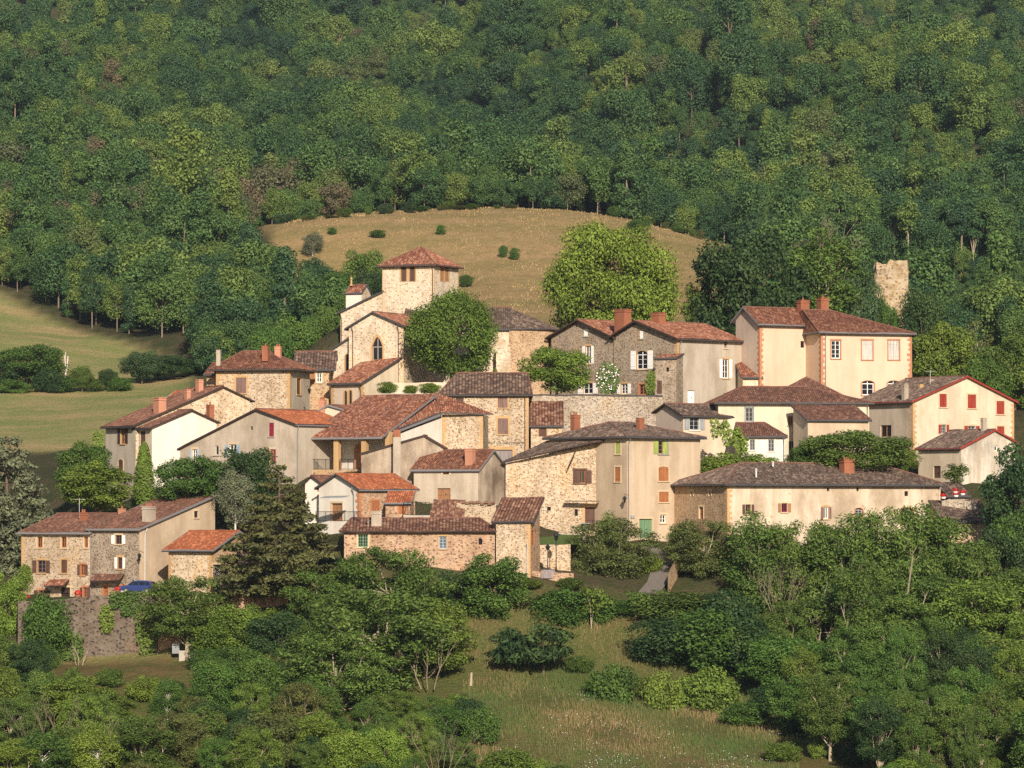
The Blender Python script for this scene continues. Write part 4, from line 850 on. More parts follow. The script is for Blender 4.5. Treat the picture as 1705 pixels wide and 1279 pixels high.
# low roofs at the right edge
h = H('outbuilding', 'low shed with a dark tile roof beside the long flaking farm building', 'shed', 1572, 1650, 497, 12, ('sv', dict(e=868, top=836)), 905, b=5, walls=dict(F='stone_tan'), tile='t_dark', o=.3); h.done()
h = H('outbuilding', 'small dark-roofed porch under the mould-stained annex gable', 'shed', 1578, 1612, 507, 12, ('sv', dict(e=826, top=806)), 850, b=4, walls=dict(F='stone_wall'), tile='t_dark', o=.3); h.done()
h = H('outbuilding', 'low roof tucked between the hipped red house and the hall ridge', 'house', 530, 590, 530, -25, ('gv', dict(l=686, r=688, rp=676, px=548)), 740, b=8, walls=dict(F='pl_cream'), tile='t_red', o=.3, edge='zinc')
h.chim(537, 667, 680, 11, 532, 'chim_pink', 3); h.done()

# ruined tower among the trees
m = MB(); y0 = 612; n_ = 26; NL = 16; p0, p1 = at(1452, 560, y0), at(1520, 560, y0); r_ = (p1 - p0).length / 2; cx_ = (p0 + p1) / 2
vr = []; tops = [rng.uniform(0, .45) + (.7 if i < 13 else 0) + (.6 if i in (16, 17, 18) else 0) + (.9 if i in (13, 14) else 0) for i in range(n_)]
for lvl in range(NL + 1):
    row = []
    for i in range(n_):
        t = 2 * math.pi * i / n_; z1_ = Zp(y0, 430) - tops[i]; z = Zp(y0, 590) + (z1_ - Zp(y0, 590)) * lvl / NL
        rr = r_ * (1.0 + rng.uniform(-.09, .06) - .10 * (lvl / NL) ** 3); k = max(abs(math.cos(t)), abs(math.sin(t))) ** .6; row.append((cx_.x + rr * math.cos(t) / k * .92, cx_.y + 2.5 + rr * math.sin(t) / k * .92, z + rng.uniform(-.12, .12)))
    vr.append(row)
flat = [q for row in vr for q in row]; m.add(flat, [(l * n_ + i, l * n_ + (i + 1) % n_, (l + 1) * n_ + (i + 1) % n_, (l + 1) * n_ + i) for l in range(NL) for i in range(n_)]); m.add(vr[NL] + [(cx_.x, cx_.y + 2.5, Zp(y0, 430) - 1.3)], [(i, (i + 1) % n_, n_) for i in range(n_)])
M['ruin'] = stone('ruin_stone', (.46, .38, .27), (.16, .105, .07), (.36, .235, .10), 2.2, .55)
tag(m.build('ruined_tower', M['ruin']), 'crumbling pale stone tower rising out of the trees on the right', 'tower')
# the ground is pinned to the foot of every house front
_pads = []
for a in PADS:
    if all((a[0] - b[0]) ** 2 + (a[1] - b[1]) ** 2 > 2.2 ** 2 for b in _pads): _pads.append(a)
CTRL = [c for c in CTRL if all((c[0] - b[0]) ** 2 + (c[1] - b[1]) ** 2 > 4.0 ** 2 for b in _pads)] + _pads
CT = np.array(CTRL); cs = 100.0
def _phi(r2): return np.where(r2 > 1e-12, .5 * r2 * np.log(np.maximum(r2, 1e-12)), 0.0)
_XY = CT[:, :2] / cs; _n = len(CT)
_d2 = ((_XY[:, None] - _XY[None]) ** 2).sum(-1)
_A = np.zeros((_n + 3, _n + 3)); _A[:_n, :_n] = _phi(_d2) + np.eye(_n) * .0012
_A[:_n, _n] = 1; _A[:_n, _n + 1:] = _XY; _A[_n, :_n] = 1; _A[_n + 1:, :_n] = _XY.T
_W = np.linalg.solve(_A, np.concatenate([CT[:, 2], [0, 0, 0]]))
def folds(x, y):
    """spurs and gullies running down the wooded hillside"""
    w = np.clip((y - 960) / 250, 0, 1); f = x * .8 + y * .33
    return 1.4 * w * (11 * np.sin(f / 34) * np.sin(y / 170 + 1) + 8 * np.sin(f / 17 + 1.3 + y / 260) + 5 * np.sin((x - y * .2) / 23))
def ground_np(x, y):
    q = np.stack([np.asarray(x, float).ravel(), np.asarray(y, float).ravel()], 1) / cs; out = np.empty(len(q))
    for i in range(0, len(q), 4000):
        c = q[i:i + 4000]; out[i:i + 4000] = _phi(((c[:, None] - _XY[None]) ** 2).sum(-1)) @ _W[:_n] + _W[_n] + c @ _W[_n + 1:] + folds(c[:, 0] * cs, c[:, 1] * cs)
    return out.reshape(np.shape(x))
def ground(x, y): return float(ground_np(np.array([x]), np.array([y]))[0])

def smooth(a, lo, hi): t = np.clip((a - lo) / (hi - lo), 0, 1); return t * t * (3 - 2 * t)
def field_masks(x, y, z):
    """what grows where, by plan position: dry meadow, hay hill behind the village, green pasture on the left, wood floor"""
    px = CX + F_PX * x / (y * CP + z * SP)
    lft = np.interp(y, [700, 760, 800, 820, 840, 885, 905], [640, 600, 560, 545, 480, 440, 440])
    hay = smooth(y, 690, 730) * (1 - smooth(y, 905, 925)) * smooth(px, lft - 8, lft + 8) * (1 - smooth(px, 1230, 1290))
    past = smooth(y, 590, 610) * (1 - smooth(px, 300, 340)) * (1 - smooth(y - (852 - np.clip(px, -400, 400) * .24), -6, 6))
    past = np.maximum(past, smooth(px, 70, 100) * (1 - smooth(px, 340, 370)) * smooth(y, 461, 466) * (1 - smooth(y, 480, 484)) * .9)
    mead = (1 - smooth(y, 474, 482)) * smooth(y, 380, 400)
    return hay, past, mead
def make_terrain():
    ys = list(np.arange(-150, 400, 25)) + list(np.arange(400, 640, 2.5)) + list(np.arange(640, 960, 6)) + list(np.arange(960, 2800, 24))
    ts = np.linspace(-1, 1, 181); ys = np.array(ys, float)
    hw = np.maximum(ys * .24, 90) ; X = ts[None] * hw[:, None]; Y = np.repeat(ys[:, None], len(ts), 1)
    Z = ground_np(X, Y)
    # small natural unevenness
    Z += .18 * np.sin(X * .9 + Y * .31) * np.sin(Y * .73 - X * .4) * (Y > 380)
    nr, nc = X.shape; V = np.stack([X, Y, Z], -1).reshape(-1, 3)
    i = np.arange((nr - 1) * nc).reshape(nr - 1, nc)[:, :-1].ravel(); Fc = np.stack([i, i + 1, i + nc + 1, i + nc], 1)
    me = fast_mesh('ground', V, Fc); me.polygons.foreach_set('use_smooth', [True] * len(me.polygons))
    hay, past, mead = field_masks(X.ravel(), Y.ravel(), Z.ravel())
    ca = me.color_attributes.new('cover', 'FLOAT_COLOR', 'POINT')
    ca.data.foreach_set('color', np.stack([hay, past, mead, np.ones_like(hay)], 1).astype(np.float32).ravel())
    m, nt, b = nodes('ground_cover'); b.inputs['Roughness'].default_value = .95; b.inputs['Specular IOR Level'].default_value = .05
    at_ = N(nt, 'ShaderNodeVertexColor', layer_name='cover'); sp = N(nt, 'ShaderNodeSeparateColor'); nt.links.new(at_.outputs[0], sp.inputs[0])
    co = coords(nt, (1, 1, 1)); n1 = noise(nt, co, .045, 6, .65); n2 = noise(nt, co, .35, 6, .7); n3 = noise(nt, co, 2.2, 4, .75)
    n4 = noise(nt, coords(nt, (.012, .11, .11)), 1.0, 5, .6)
    soil = mixc(nt, ramp(nt, n2, [(.35, 0.0), (.65, 1.0)]), (.045, .062, .02), (.10, .075, .045))
    tanh = mixc(nt, ramp(nt, n4, [(.36, 0.0), (.66, 1.0)]), (.40, .265, .128), (.27, .21, .082))
    tanh = mixc(nt, ramp(nt, n2, [(.45, 0.0), (.72, .65)]), tanh, (.17, .155, .05))
    pst = mixc(nt, ramp(nt, n4, [(.40, 0.0), (.60, 1.0)]), (.25, .255, .085), (.43, .32, .15))
    pst = mixc(nt, ramp(nt, n1, [(.42, 0.0), (.60, .7)]), pst, (.20, .25, .075))
    mdw = mixc(nt, ramp(nt, n2, [(.38, 0.0), (.62, 1.0)]), (.105, .105, .033), (.20, .125, .058))
    mdw = mixc(nt, ramp(nt, n1, [(.40, 0.0), (.58, .8)]), mdw, (.10, .125, .033))
    mdw = mixc(nt, ramp(nt, n3, [(.5, 0.0), (.8, .7)]), mdw, (.20, .13, .07))
    c = mixc(nt, sp.outputs[0], soil, tanh); c = mixc(nt, sp.outputs[1], c, pst); c = mixc(nt, sp.outputs[2], c, mdw)
    c = mixc(nt, 1.0, c, ramp(nt, n3, [(.25, .72), (.7, 1.12)]), 'MULTIPLY')
    nt.links.new(c, b.inputs['Base Color']); bump(nt, b, math2(nt, 'ADD', n3, n2), 1.0, .35)
    me.materials.append(m); o = bpy.data.objects.new('ground', me); COL.objects.link(o)
    tag(o, kind='structure'); return o
def fast_mesh(name, V, Fc, attr=None):
    V = np.asarray(V, np.float32); Fc = np.asarray(Fc, np.int32); k = Fc.shape[1]
    me = bpy.data.meshes.new(name); me.vertices.add(len(V)); me.vertices.foreach_set('co', V.ravel())
    me.loops.add(Fc.size); me.loops.foreach_set('vertex_index', Fc.ravel())
    me.polygons.add(len(Fc)); me.polygons.foreach_set('loop_start', np.arange(0, Fc.size, k, dtype=np.int32))
    try: me.polygons.foreach_set('loop_total', np.full(len(Fc), k, np.int32))
    except Exception: pass
    me.update(calc_edges=True); me.validate()
    if attr is not None:
        a = me.attributes.new('tint', 'FLOAT', 'FACE'); a.data.foreach_set('value', np.asarray(attr, np.float32))
    return me
make_terrain()


def ray_ground(px, py, y0=600.0, y1=1000.0):
    """distance at which the sight line through a photo pixel meets the ground"""
    ys = np.arange(y0, y1, 2.0); k = (CY - py) / F_PX; zs = ys * (k * CP + SP) / (CP - k * SP); xs = (px - CX) / F_PX * (ys * CP + zs * SP)
    hit = np.where(ground_np(xs, ys) >= zs)[0]; return float(ys[hit[0]]) if len(hit) else None
# ------------------------------------------------------------------ plants
def leaf_material(name, by_object=True, shift=.5):
    m = bpy.data.materials.new(name); m.use_nodes = True; nt = m.node_tree; nt.nodes.clear()
    out = nt.nodes.new('ShaderNodeOutputMaterial')
    oi = N(nt, 'ShaderNodeObjectInfo'); at_ = N(nt, 'ShaderNodeAttribute', attribute_name='tint')
    if by_object: base = oi.outputs['Color']
    else:
        sc_ = N(nt, 'ShaderNodeVectorMath', operation='MULTIPLY'); sc_.inputs[1].default_value = (.012, .007, .007); nt.links.new(oi.outputs['Location'], sc_.inputs[0])
        pn = noise(nt, sc_.outputs[0], 1.0, 3, .55)
        pick = math2(nt, 'ADD', math2(nt, 'MULTIPLY', oi.outputs['Random'], .62), math2(nt, 'MULTIPLY', math2(nt, 'SUBTRACT', pn, .33), 1.35))
        base = ramp(nt, pick, [(0, (.022, .055, .034)), (.22, (.034, .080, .036)), (.45, (.054, .116, .037)), (.66, (.088, .160, .040)), (.84, (.150, .208, .045)), (.95, (.10, .115, .055)), (1.0, (.17, .135, .075))])
    v = ramp(nt, at_.outputs['Fac'], [(0, .5), (.5, 1.0), (1, 1.6)])
    c = mixc(nt, 1.0, base, v, 'MULTIPLY')
    c = mixc(nt, ramp(nt, at_.outputs['Fac'], [(.55, 0.0), (1, .35)]), c, (.16, .17, .03))
    d = N(nt, 'ShaderNodeBsdfPrincipled'); d.inputs['Roughness'].default_value = .6; d.inputs['Specular IOR Level'].default_value = .22
    tr = N(nt, 'ShaderNodeBsdfTranslucent'); mx = N(nt, 'ShaderNodeMixShader'); mx.inputs[0].default_value = .16
    nt.links.new(c, d.inputs['Base Color']); nt.links.new(c, tr.inputs['Color'])
    nt.links.new(d.outputs[0], mx.inputs[1]); nt.links.new(tr.outputs[0], mx.inputs[2]); nt.links.new(mx.outputs[0], out.inputs[0])
    return m
M['leaf'] = leaf_material('leaves'); M['leaf_forest'] = leaf_material('forest_leaves', False)
M['bark'] = stucco('bark', (.17, .125, .085), .5, .2); M['bark_mid'] = stucco('mid_bark', (.28, .225, .16), .5, .2); M['bark_pale'] = stucco('pale_bark', (.46, .38, .27), .4, .15); M['bark_white'] = stucco('white_bark', (.66, .60, .52), .2, .1)

def leaves(rg, pos, nrm, leaf, aspect=.6, jit=.8):
    """one pointed leaf-clump face per position"""
    n = len(pos); nr = nrm + rg.normal(0, jit, (n, 3)); nr /= np.linalg.norm(nr, axis=1, keepdims=True) + 1e-9
    r = rg.normal(0, 1, (n, 3)); t1 = np.cross(nr, r); t1 /= np.linalg.norm(t1, axis=1, keepdims=True) + 1e-9; t2 = np.cross(nr, t1)
    s = leaf * rg.uniform(.55, 1.3, (n, 1))
    V = np.stack([pos + t1 * s, pos + t2 * s * aspect + nr * s * .12, pos - t1 * s, pos - t2 * s * aspect + nr * s * .12], 1).reshape(-1, 3)
    return V, np.arange(n * 4).reshape(n, 4)
def crown(seed, W, Ht, z0, nl, lr, n, leaf, flat=.85, shell=.5, up=.35, aspect=.6, profile=None, fill=.5, centres=None, jit=.5):
    rg = np.random.default_rng(seed)
    if centres is None:
        d = rg.normal(0, 1, (nl, 3)); d /= np.linalg.norm(d, axis=1, keepdims=True)
        rad = shell + (1 - shell) * rg.random((nl, 1)) ** .5
        c = d * rad * np.array([W / 2 - lr * .85, W / 2 - lr * .85, (Ht - z0) / 2 - lr * flat * .8]); c[:, 2] += (z0 + Ht) / 2
        if profile is not None:
            f = profile(np.clip((c[:, 2] - z0) / (Ht - z0), 0, 1)); c[:, :2] *= f[:, None]
        lrs = lr * rg.uniform(.65, 1.3, nl)
    else: c, lrs = centres; nl = len(c)
    li = rg.choice(nl, n, p=lrs ** 2 / (lrs ** 2).sum())
    d = rg.normal(0, 1, (n, 3)); d[:, 2] += up; d /= np.linalg.norm(d, axis=1, keepdims=True)
    rr = (1 - fill * rg.random(n) ** 1.6) * rg.normal(1, .10, n)
    pos = c[li] + d * (lrs[li] * rr)[:, None] * np.array([1, 1, flat])
    V, F = leaves(rg, pos, d + np.array([0, 0, .35]), leaf, aspect, jit)
    tint = np.clip(.5 + rg.normal(0, .15, n) + rg.normal(0, .12, nl)[li], 0, 1)
    return V, F, tint, c, lrs
def limbs(seed, c, Ht, z0, r0, k=9, lean=.3, low=.25, wig=.35):
    rg = random.Random(seed); m = MB(); top = Vector((rg.uniform(-lean, lean), rg.uniform(-lean, lean), z0 + (Ht - z0) * .55))
    tr = [Vector((0, 0, -1.2)), Vector((0, 0, 0)), Vector((top.x * .3, top.y * .3, top.z * .4)), top]
    m.tube(tr, [r0 * 1.25, r0, r0 * .8, r0 * .4], 8)
    idx = list(range(len(c))); rg.shuffle(idx)
    for i in idx[:k]:
        e = Vector(c[i]); t = rg.uniform(low, .9); s = tr[1].lerp(top, t); s.x *= t; s.y *= t
        if e.z < s.z: s = tr[1].lerp(top, low)
        mid_ = s.lerp(e, .5) + Vector((rg.uniform(-wig, wig), rg.uniform(-wig, wig), rg.uniform(0, wig)))
        m.tube([s, mid_, e], [r0 * .45, r0 * .28, r0 * .08], 5, cap=False)
        for _ in range(2):
            f = e + Vector((rg.uniform(-1, 1), rg.uniform(-1, 1), rg.uniform(.1, 1))) * .9; m.tube([mid_.lerp(e, .5), f], [r0 * .14, r0 * .03], 4, cap=False)
    return m
PROTO = {}
def proto(kind, V, F, tint, trunk=None, W=1, Ht=1, bark='bark', mat='leaf', merge=False):
    me = fast_mesh(kind + '_crown', V, F, tint); me.materials.append(M[mat])
    tm = None
    if trunk is not None:
        tm = bpy.data.meshes.new(kind + '_trunk'); tm.from_pydata([tuple(v) for v in trunk.v], [], trunk.f); tm.materials.append(M[bark]); tm.update()
    q = V.reshape(-1, 3); W = 2 * float(np.percentile(np.hypot(q[:, 0], q[:, 1]), 96)); Ht = float(np.percentile(q[:, 2], 99.6))   # the size the crown really has
    PROTO[kind] = (me, tm, W, Ht)
def mk(kind, seed, W, Ht, z0, nl, lr, n, leaf, r0=.22, bark='bark', k=9, **kw):
    V, F, t, c, l = crown(seed, W, Ht, z0, nl, lr, n, leaf, **kw)
    proto(kind, V, F, t, limbs(seed, c, Ht, z0, r0, k) if r0 else None, W, Ht, bark)
mk('broad', 1, 9, 10, 1.2, 60, 1.2, 20000, .14, flat=.85, jit=.6)
mk('broad2', 2, 8, 11, 1.5, 54, 1.1, 18000, .14, flat=.85, jit=.6, shell=.4)
mk('broad3', 12, 10, 9, .8, 72, 1.1, 22000, .14, flat=.8, shell=.35, jit=.6)
mk('lime', 3, 17, 15, 1.5, 90, 2.0, 60000, .155, flat=.75, shell=.55, r0=.5, k=12)
mk('clipped', 4, 11.2, 10.6, 1.9, 170, 1.1, 42000, .125, flat=.95, shell=.80, fill=.9, r0=.36, k=10, up=.1)
mk('airy', 5, 10, 12, 1.6, 100, .95, 24000, .145, flat=.8, jit=.7, profile=lambda f: .7 + .45 * f, shell=.3, r0=.24, bark='bark_pale', k=26, fill=.7, aspect=.45, up=.2)
mk('airy2', 6, 8, 14, 2.6, 90, .92, 21000, .145, flat=.95, jit=.7, profile=lambda f: .55 + .6 * f, shell=.35, r0=.2, bark='bark_pale', k=24, fill=.7, aspect=.45)
mk('airy3', 16, 11, 11, .6, 120, .95, 28000, .145, flat=.75, jit=.7, shell=.25, r0=.2, bark='bark_pale', k=28, fill=.75, aspect=.45)
mk('sparse', 7, 6, 9, 1.5, 30, .95, 1700, .17, flat=.8, shell=.2, r0=.13, bark='bark_white', k=24)
mk('shrub', 8, 5, 4.4, -.4, 36, .85, 11000, .105, flat=.9, shell=.35, r0=0, jit=.65)
mk('shrub2', 9, 6, 3.4, -.6, 40, .85, 11000, .11, flat=.6, shell=.45, r0=0)
mk('shrub3', 19, 4.5, 4.6, -.4, 40, .75, 10000, .10, flat=1.05, shell=.3, r0=0, up=.6, jit=.65)
mk('sumac', 10, 6, 3.6, 0, 30, 1.0, 2600, .30, flat=.4, shell=.4, r0=.1, k=8, aspect=.28, jit=.5)
mk('fine', 11, 6, 7.5, .4, 76, .85, 15000, .095, flat=.8, shell=.35, r0=.14, bark='bark_white', k=16)
mk('young', 13, 3, 4.2, 1.3, 14, .62, 1300, .13, flat=.7, shell=.3, r0=.05, bark='bark_pale', k=7)
mk('spiky', 14, 3, 3.2, 0, 14, .5, 1200, .13, flat=1.5, shell=.2, r0=.04, k=12, up=.8)
def cypress():
    rg = np.random.default_rng(21); n = 5200; t = rg.random(n) ** .85; a = rg.random(n) * 6.283
    prof = np.sin(np.clip(t, .0, 1) ** .55 * math.pi) ** .6 * 1.0 + .06; prof[t < .12] = .75 + rg.normal(0, .05, (t < .12).sum())
    r = prof * rg.uniform(.72, 1.06, n) * (1 + .12 * np.sin(a * 5 + t * 20)); pos = np.stack([np.cos(a) * r, np.sin(a) * r, t * 8], 1)
    V, F = leaves(rg, pos, np.stack([np.cos(a), np.sin(a), .5 + 0 * a], 1), .15, .45, .5); m = MB(); m.tube([(0, 0, -1), (0, 0, 3)], [.18, .1], 6)
    proto('cypress', V, F, np.clip(rg.normal(.5, .2, n), 0, 1), m, 2.1, 8)
cypress()
def conifer(kind, seed, W, Ht, z0, levels, per, lr, n, leaf, prof, droop, flat, aspect, r0, jit=.7):
    rg = np.random.default_rng(seed); c = []; l = []
    for i in range(levels):
        f = i / (levels - 1); z = z0 + (Ht - z0) * (f * .97)
        R_ = W / 2 * prof(f)
        k = max(1, int(per * (1 - f * .75)))
        for j in range(k):
            a = 6.283 * (j + rg.random()) / k + i * 1.1
            for q in ([.45, .85] if R_ > 2.0 else [.6]):
                rr = R_ * q * rg.uniform(.85, 1.12); c.append((math.cos(a) * rr, math.sin(a) * rr, z - droop * q * R_ + rg.normal(0, .15))); l.append(lr * rg.uniform(.75, 1.25) * (1 - .45 * f))
    c = np.array(c); l = np.array(l)
    V, F, t, c, l = crown(seed, W, Ht, z0, len(c), lr, n, leaf, flat=flat, centres=(c, l), fill=.9, aspect=aspect, up=.5, jit=jit)
    m = MB(); m.tube([(0, 0, -1.2), (0, 0, 0), (.1, 0, Ht * .5), (0, .1, Ht * .96)], [r0 * 1.2, r0, r0 * .6, .04], 8)
    for p in c[::2]: m.tube([(0, 0, p[2] + .2), (p[0] * .5, p[1] * .5, p[2] + .25), tuple(p)], [r0 * .3, r0 * .2, .03], 4, cap=False)
    proto(kind, V, F, t, m, W, Ht)
conifer('pine', 31, 12, 15, 1.0, 13, 10, 1.25, 30000, .26, lambda f: (1 - f) ** .75 * (1 if f > .08 else .8) + .04, -.06, .42, .42, .32)
conifer('cedar', 32, 14, 17, .5, 14, 15, 1.7, 44000, .24, lambda f: (1 - f * .95) ** .6 * .95 + .1, .14, .5, .5, .4)
conifer('spruce', 33, 6.5, 15, .8, 14, 7, .9, 6000, .2, lambda f: (1 - f) * .95 + .05, .25, .4, .3, .2)

COLS = dict(mid=(0.075, 0.143, 0.025), bright=(0.160, 0.231, 0.033), lime=(0.160, 0.231, 0.031), dark=(0.038, 0.078, 0.023), deep=(0.027, 0.059, 0.027), olive=(0.114, 0.131, 0.035),
            grey=(0.154, 0.163, 0.092), yellow=(0.308, 0.284, 0.037), clip=(0.112, 0.176, 0.026), pine=(0.109, 0.110, 0.037), warm=(0.128, 0.189, 0.028), ash=(0.096, 0.153, 0.028), brown=(0.182, 0.116, 0.051), teal=(0.059, 0.105, 0.041))
def tint_of(c, j=.12):
    k = rng.uniform(1 - j, 1 + j); return (c[0] * k * rng.uniform(.93, 1.07), c[1] * k, c[2] * k, 1)
SMALL = ('shrub', 'shrub2', 'shrub3')
def plant(kind, px, top, w, y, label, col='mid', base=None, name=None, cat=None, group=None, rot=None, deep=None, x=None):
    """a plant standing on the ground at distance y: picture column of its stem, row of its top, width in photo pixels"""
    me, tm, W, Ht = PROTO[kind]
    X = Xp(px, y, 0) if x is None else x
    zt = Zp(y, top); g = ground(X, y) - .1 if base is None else Zp(y, base)
    h = max(.5, zt - g); wm = w / F_PX * y; sx = wm / W; sz = h / Ht
    r = rng.uniform(0, 6.28) if rot is None else rot
    cname = name or ('bush' if kind in SMALL or kind == 'spiky' else {'pine': 'pine_tree', 'cedar': 'cedar_tree', 'cypress': 'cypress_tree', 'clipped': 'lime_tree', 'lime': 'lime_tree', 'sumac': 'sumac_bush'}.get(kind, 'broadleaf_tree'))
    cat = cat or ('bush' if 'bush' in cname or cname in ('hedge', 'ivy', 'bramble') else 'tree')
    col_ = tint_of(COLS[col] if isinstance(col, str) else col)
    if kind in SMALL or tm is None:
        o = bpy.data.objects.new(cname, me); COL.objects.link(o); o.location = (X, y, g); o.scale = (sx, sx if deep is None else deep / W, sz); o.rotation_euler.z = r; o.color = col_
        tag(o, label, cat, group); return o
    root = thing(cname, label, cat, (X, y, g), group); root.scale = (sx, sx, sz); root.rotation_euler.z = r
    for nm, d in (('crown', me), ('trunk', tm)):
        o = bpy.data.objects.new(nm, d); COL.objects.link(o); o.parent = root; o.color = col_
    return root
def bare(name, px, base, top, w, y, label, n=14, r0=.14, mat='bark_pale', seed=1, fork=3, cat='tree', spread=.5):
    """a leafless tree: stems that fork and taper"""
    rg = random.Random(seed); p = at(px, base, y); h = Zp(y, top) - p.z; wm = w / F_PX * y; m = MB()
    def grow(s, d, L, r, depth):
        e = s + d * L; mid_ = s.lerp(e, .5) + Vector((rg.uniform(-1, 1), rg.uniform(-1, 1), 0)) * L * .06
        m.tube([s, mid_, e], [r, r * .8, r * .55], 5, cap=False)
        if depth <= 0: return
        for _ in range(rg.choice((2, 2, 3))):
            nd = (d + Vector((rg.uniform(-1, 1), rg.uniform(-1, 1), rg.uniform(-.1, .5))) * spread).normalized(); grow(s.lerp(e, rg.uniform(.55, 1)), nd, L * rg.uniform(.55, .8), r * .55, depth - 1)
    for i in range(n):
        f = (i + .5) / n - .5
        grow(p + Vector((f * wm * .35, rg.uniform(-.4, .4), -.5)), Vector((f * wm / h * 1.2, rg.uniform(-.15, .15), 1)).normalized(), h * rg.uniform(.36, .5), r0 * rg.uniform(.6, 1.1), fork)
    o = m.build(name, M[mat]); return tag(o, label, cat)
def ivy_sheet(px0, px1, py0, py1, y, label, n=1600, leaf=.16, col='mid', name='ivy', thick=.35, shape=None, cat='climber', parent=None, y2=None):
    """a climber: leaves spread over an upright patch, hanging a hand's breadth off it"""
    rg = np.random.default_rng(int(px0 * 7 + py0)); a = rg.random(n); b = rg.random(n) ** .9
    y2 = y if y2 is None else y2
    if shape: keep = shape(a, b); a, b = a[keep], b[keep]
    n = len(a); px = px0 + (px1 - px0) * a; py = py0 + (py1 - py0) * b; yy = y + (y2 - y) * a - np.abs(rg.normal(0, thick, n))
    k = (CY - py) / F_PX; z = yy * (k * CP + SP) / (CP - k * SP); x = (px - CX) / F_PX * (yy * CP + z * SP)
    V, F = leaves(rg, np.stack([x, yy, z], 1), np.tile([.1, -1, .5], (n, 1)), leaf, .65, .6)
    O = V.mean(0); O[2] = V[:, 2].min()
    me = fast_mesh(name, V - O, F, np.clip(.5 + rg.normal(0, .16, n), 0, 1)); me.materials.append(M['leaf'])
    o = bpy.data.objects.new(name, me); COL.objects.link(o); o.location = O; o.color = tint_of(COLS[col] if isinstance(col, str) else col)
    tag(o, label, cat); return o
blob = lambda a, b: ((a - .5) / .5) ** 2 + ((b - .5) / .5) ** 2 < 1 + .25 * np.sin(a * 23 + b * 17)

# --- village trees, back to front
plant('lime', 1020, 378, 212, 588, 'huge bright green lime tree behind the twin-gabled stone house', 'lime', base=640)
plant('broad3', 1245, 392, 196, 594, 'wide dark green tree behind the chimneys of the peach house', 'dark', base=640)
plant('broad2', 1165, 470, 60, 600, 'small yellow-green tree between the lime tree and the dark wide tree', 'warm', base=640)
plant('airy2', 1365, 385, 150, 601, 'tall feathery tree with bare limbs at its top, left of the ruined tower', 'ash', base=640)
plant('broad', 1424, 436, 84, 603, 'rounded green tree leaning against the ruined tower', 'teal', base=640); plant('broad3', 1470, 500, 56, 605, 'leafy tree hiding the lower half of the ruined tower', 'mid', base=640)
bare('dead_limbs', 1390, 470, 345, 90, 600, 'bare grey limbs standing above the feathery tree by the ruined tower', n=4, r0=.11, seed=4, fork=4, mat='bark_mid')
plant('broad', 1538, 484, 84, 582, 'dark round tree in front of the ruined tower, at its right', 'dark', base=640)
plant('broad', 1572, 540, 110, 578, 'bright green tree right of the peach house corner', 'warm', base=690)
plant('sparse', 1628, 532, 56, 600, 'thin see-through tree far right behind the red-shuttered house', 'olive', base=640)
plant('broad3', 1690, 560, 130, 572, 'olive green tree at the right edge behind the red-shuttered house', 'ash', base=700)
plant('broad', 1640, 598, 90, 566, 'mid green tree just above the red-shuttered roof', 'mid', base=720)
plant('clipped', 754, 487, 148, 553, 'big clipped globe-shaped lime tree before the church', 'clip', base=662)
plant('broad3', 927, 580, 116, 546, 'broad leafy mulberry tree on the terrace with its crown over the wall', 'bright', base=668)
ivy_sheet(992, 1032, 602, 657, 547.5, 'rose bush with white blossoms between the two grey stone gables', 1100, .15, 'mid', 'climbing_rose', .3, blob)
ivy_sheet(1074, 1092, 616, 658, 544.6, 'narrow ivy climbing the little square tower', 500, .14, 'warm', 'ivy', .15, blob)
for px, t_, w, lb in ((646, 636, 34, 'low laurel bush left of three on the church terrace wall'), (684, 642, 26, 'small middle shrub of three on the church terrace wall'), (716, 638, 38, 'round shrub right of three on the church terrace wall')):
    plant('shrub3', px, t_, w, 546.5, lb, 'bright', base=658)
for px, t_, lb in ((781, 612, 'tiny pointed cypress beside the globe tree trunk'), (825, 612, 'tiny pointed cypress left of the church buttress window'), (869, 611, 'tiny pointed cypress beside the leafy mulberry tree')):
    plant('cypress', px, t_, 8, 545, lb, 'warm', base=634)
plant('broad3', 1425, 718, 176, 507, 'large spreading fig bush behind the long flaking farm building', 'ash', base=800)
plant('broad', 1352, 738, 90, 509, 'leafy bush left of the spreading fig before the cream house', 'mid', base=800)
plant('broad', 1490, 738, 80, 512, 'yellowish bush between the fig and the mould-stained annex', 'warm', base=800)
ivy_sheet(1183, 1246, 698, 762, 512, 'vigorous vine climbing across the cream house front', 1500, .19, 'bright', 'vine', .5, lambda a, b: np.abs(b - (.12 + a * .62)) < .27 + .1 * np.sin(a * 19))
plant('shrub2', 1205, 755, 90, 505.5, 'clipped green hedge below the vine, left half', 'bright', base=795, name='hedge'); plant('shrub2', 1265, 757, 90, 505.2, 'clipped green hedge below the vine, right half', 'bright', base=795, name='hedge')
plant('spiky', 1592, 772, 44, 511, 'slender shrub with upright shoots before the annex wall', 'ash', base=810)
plant('cypress', 240, 736, 36, 514, 'slim dark green cypress against the cream annex', 'warm', base=846)
plant('broad', 138, 738, 96, 519, 'round leafy tree left of the tall narrow house', 'mid', base=850)
plant('broad2', 162, 770, 120, 508, 'bright green tree below the tall narrow house', 'bright', base=872)
plant('broad3', 316, 762, 120, 503, 'dense green bush tree under the blue-shuttered house', 'mid', base=860)
plant('broad', 408, 748, 120, 504, 'dark bushy tree under the maroon-shuttered gable', 'dark', base=870)
plant('fine', 392, 784, 66, 499, 'pale grey-green olive tree by the large pine', 'grey', base=890, name='olive_tree')
plant('pine', 466, 780, 200, 478, 'large dark pine tree with layered branches', 'pine', base=1000)
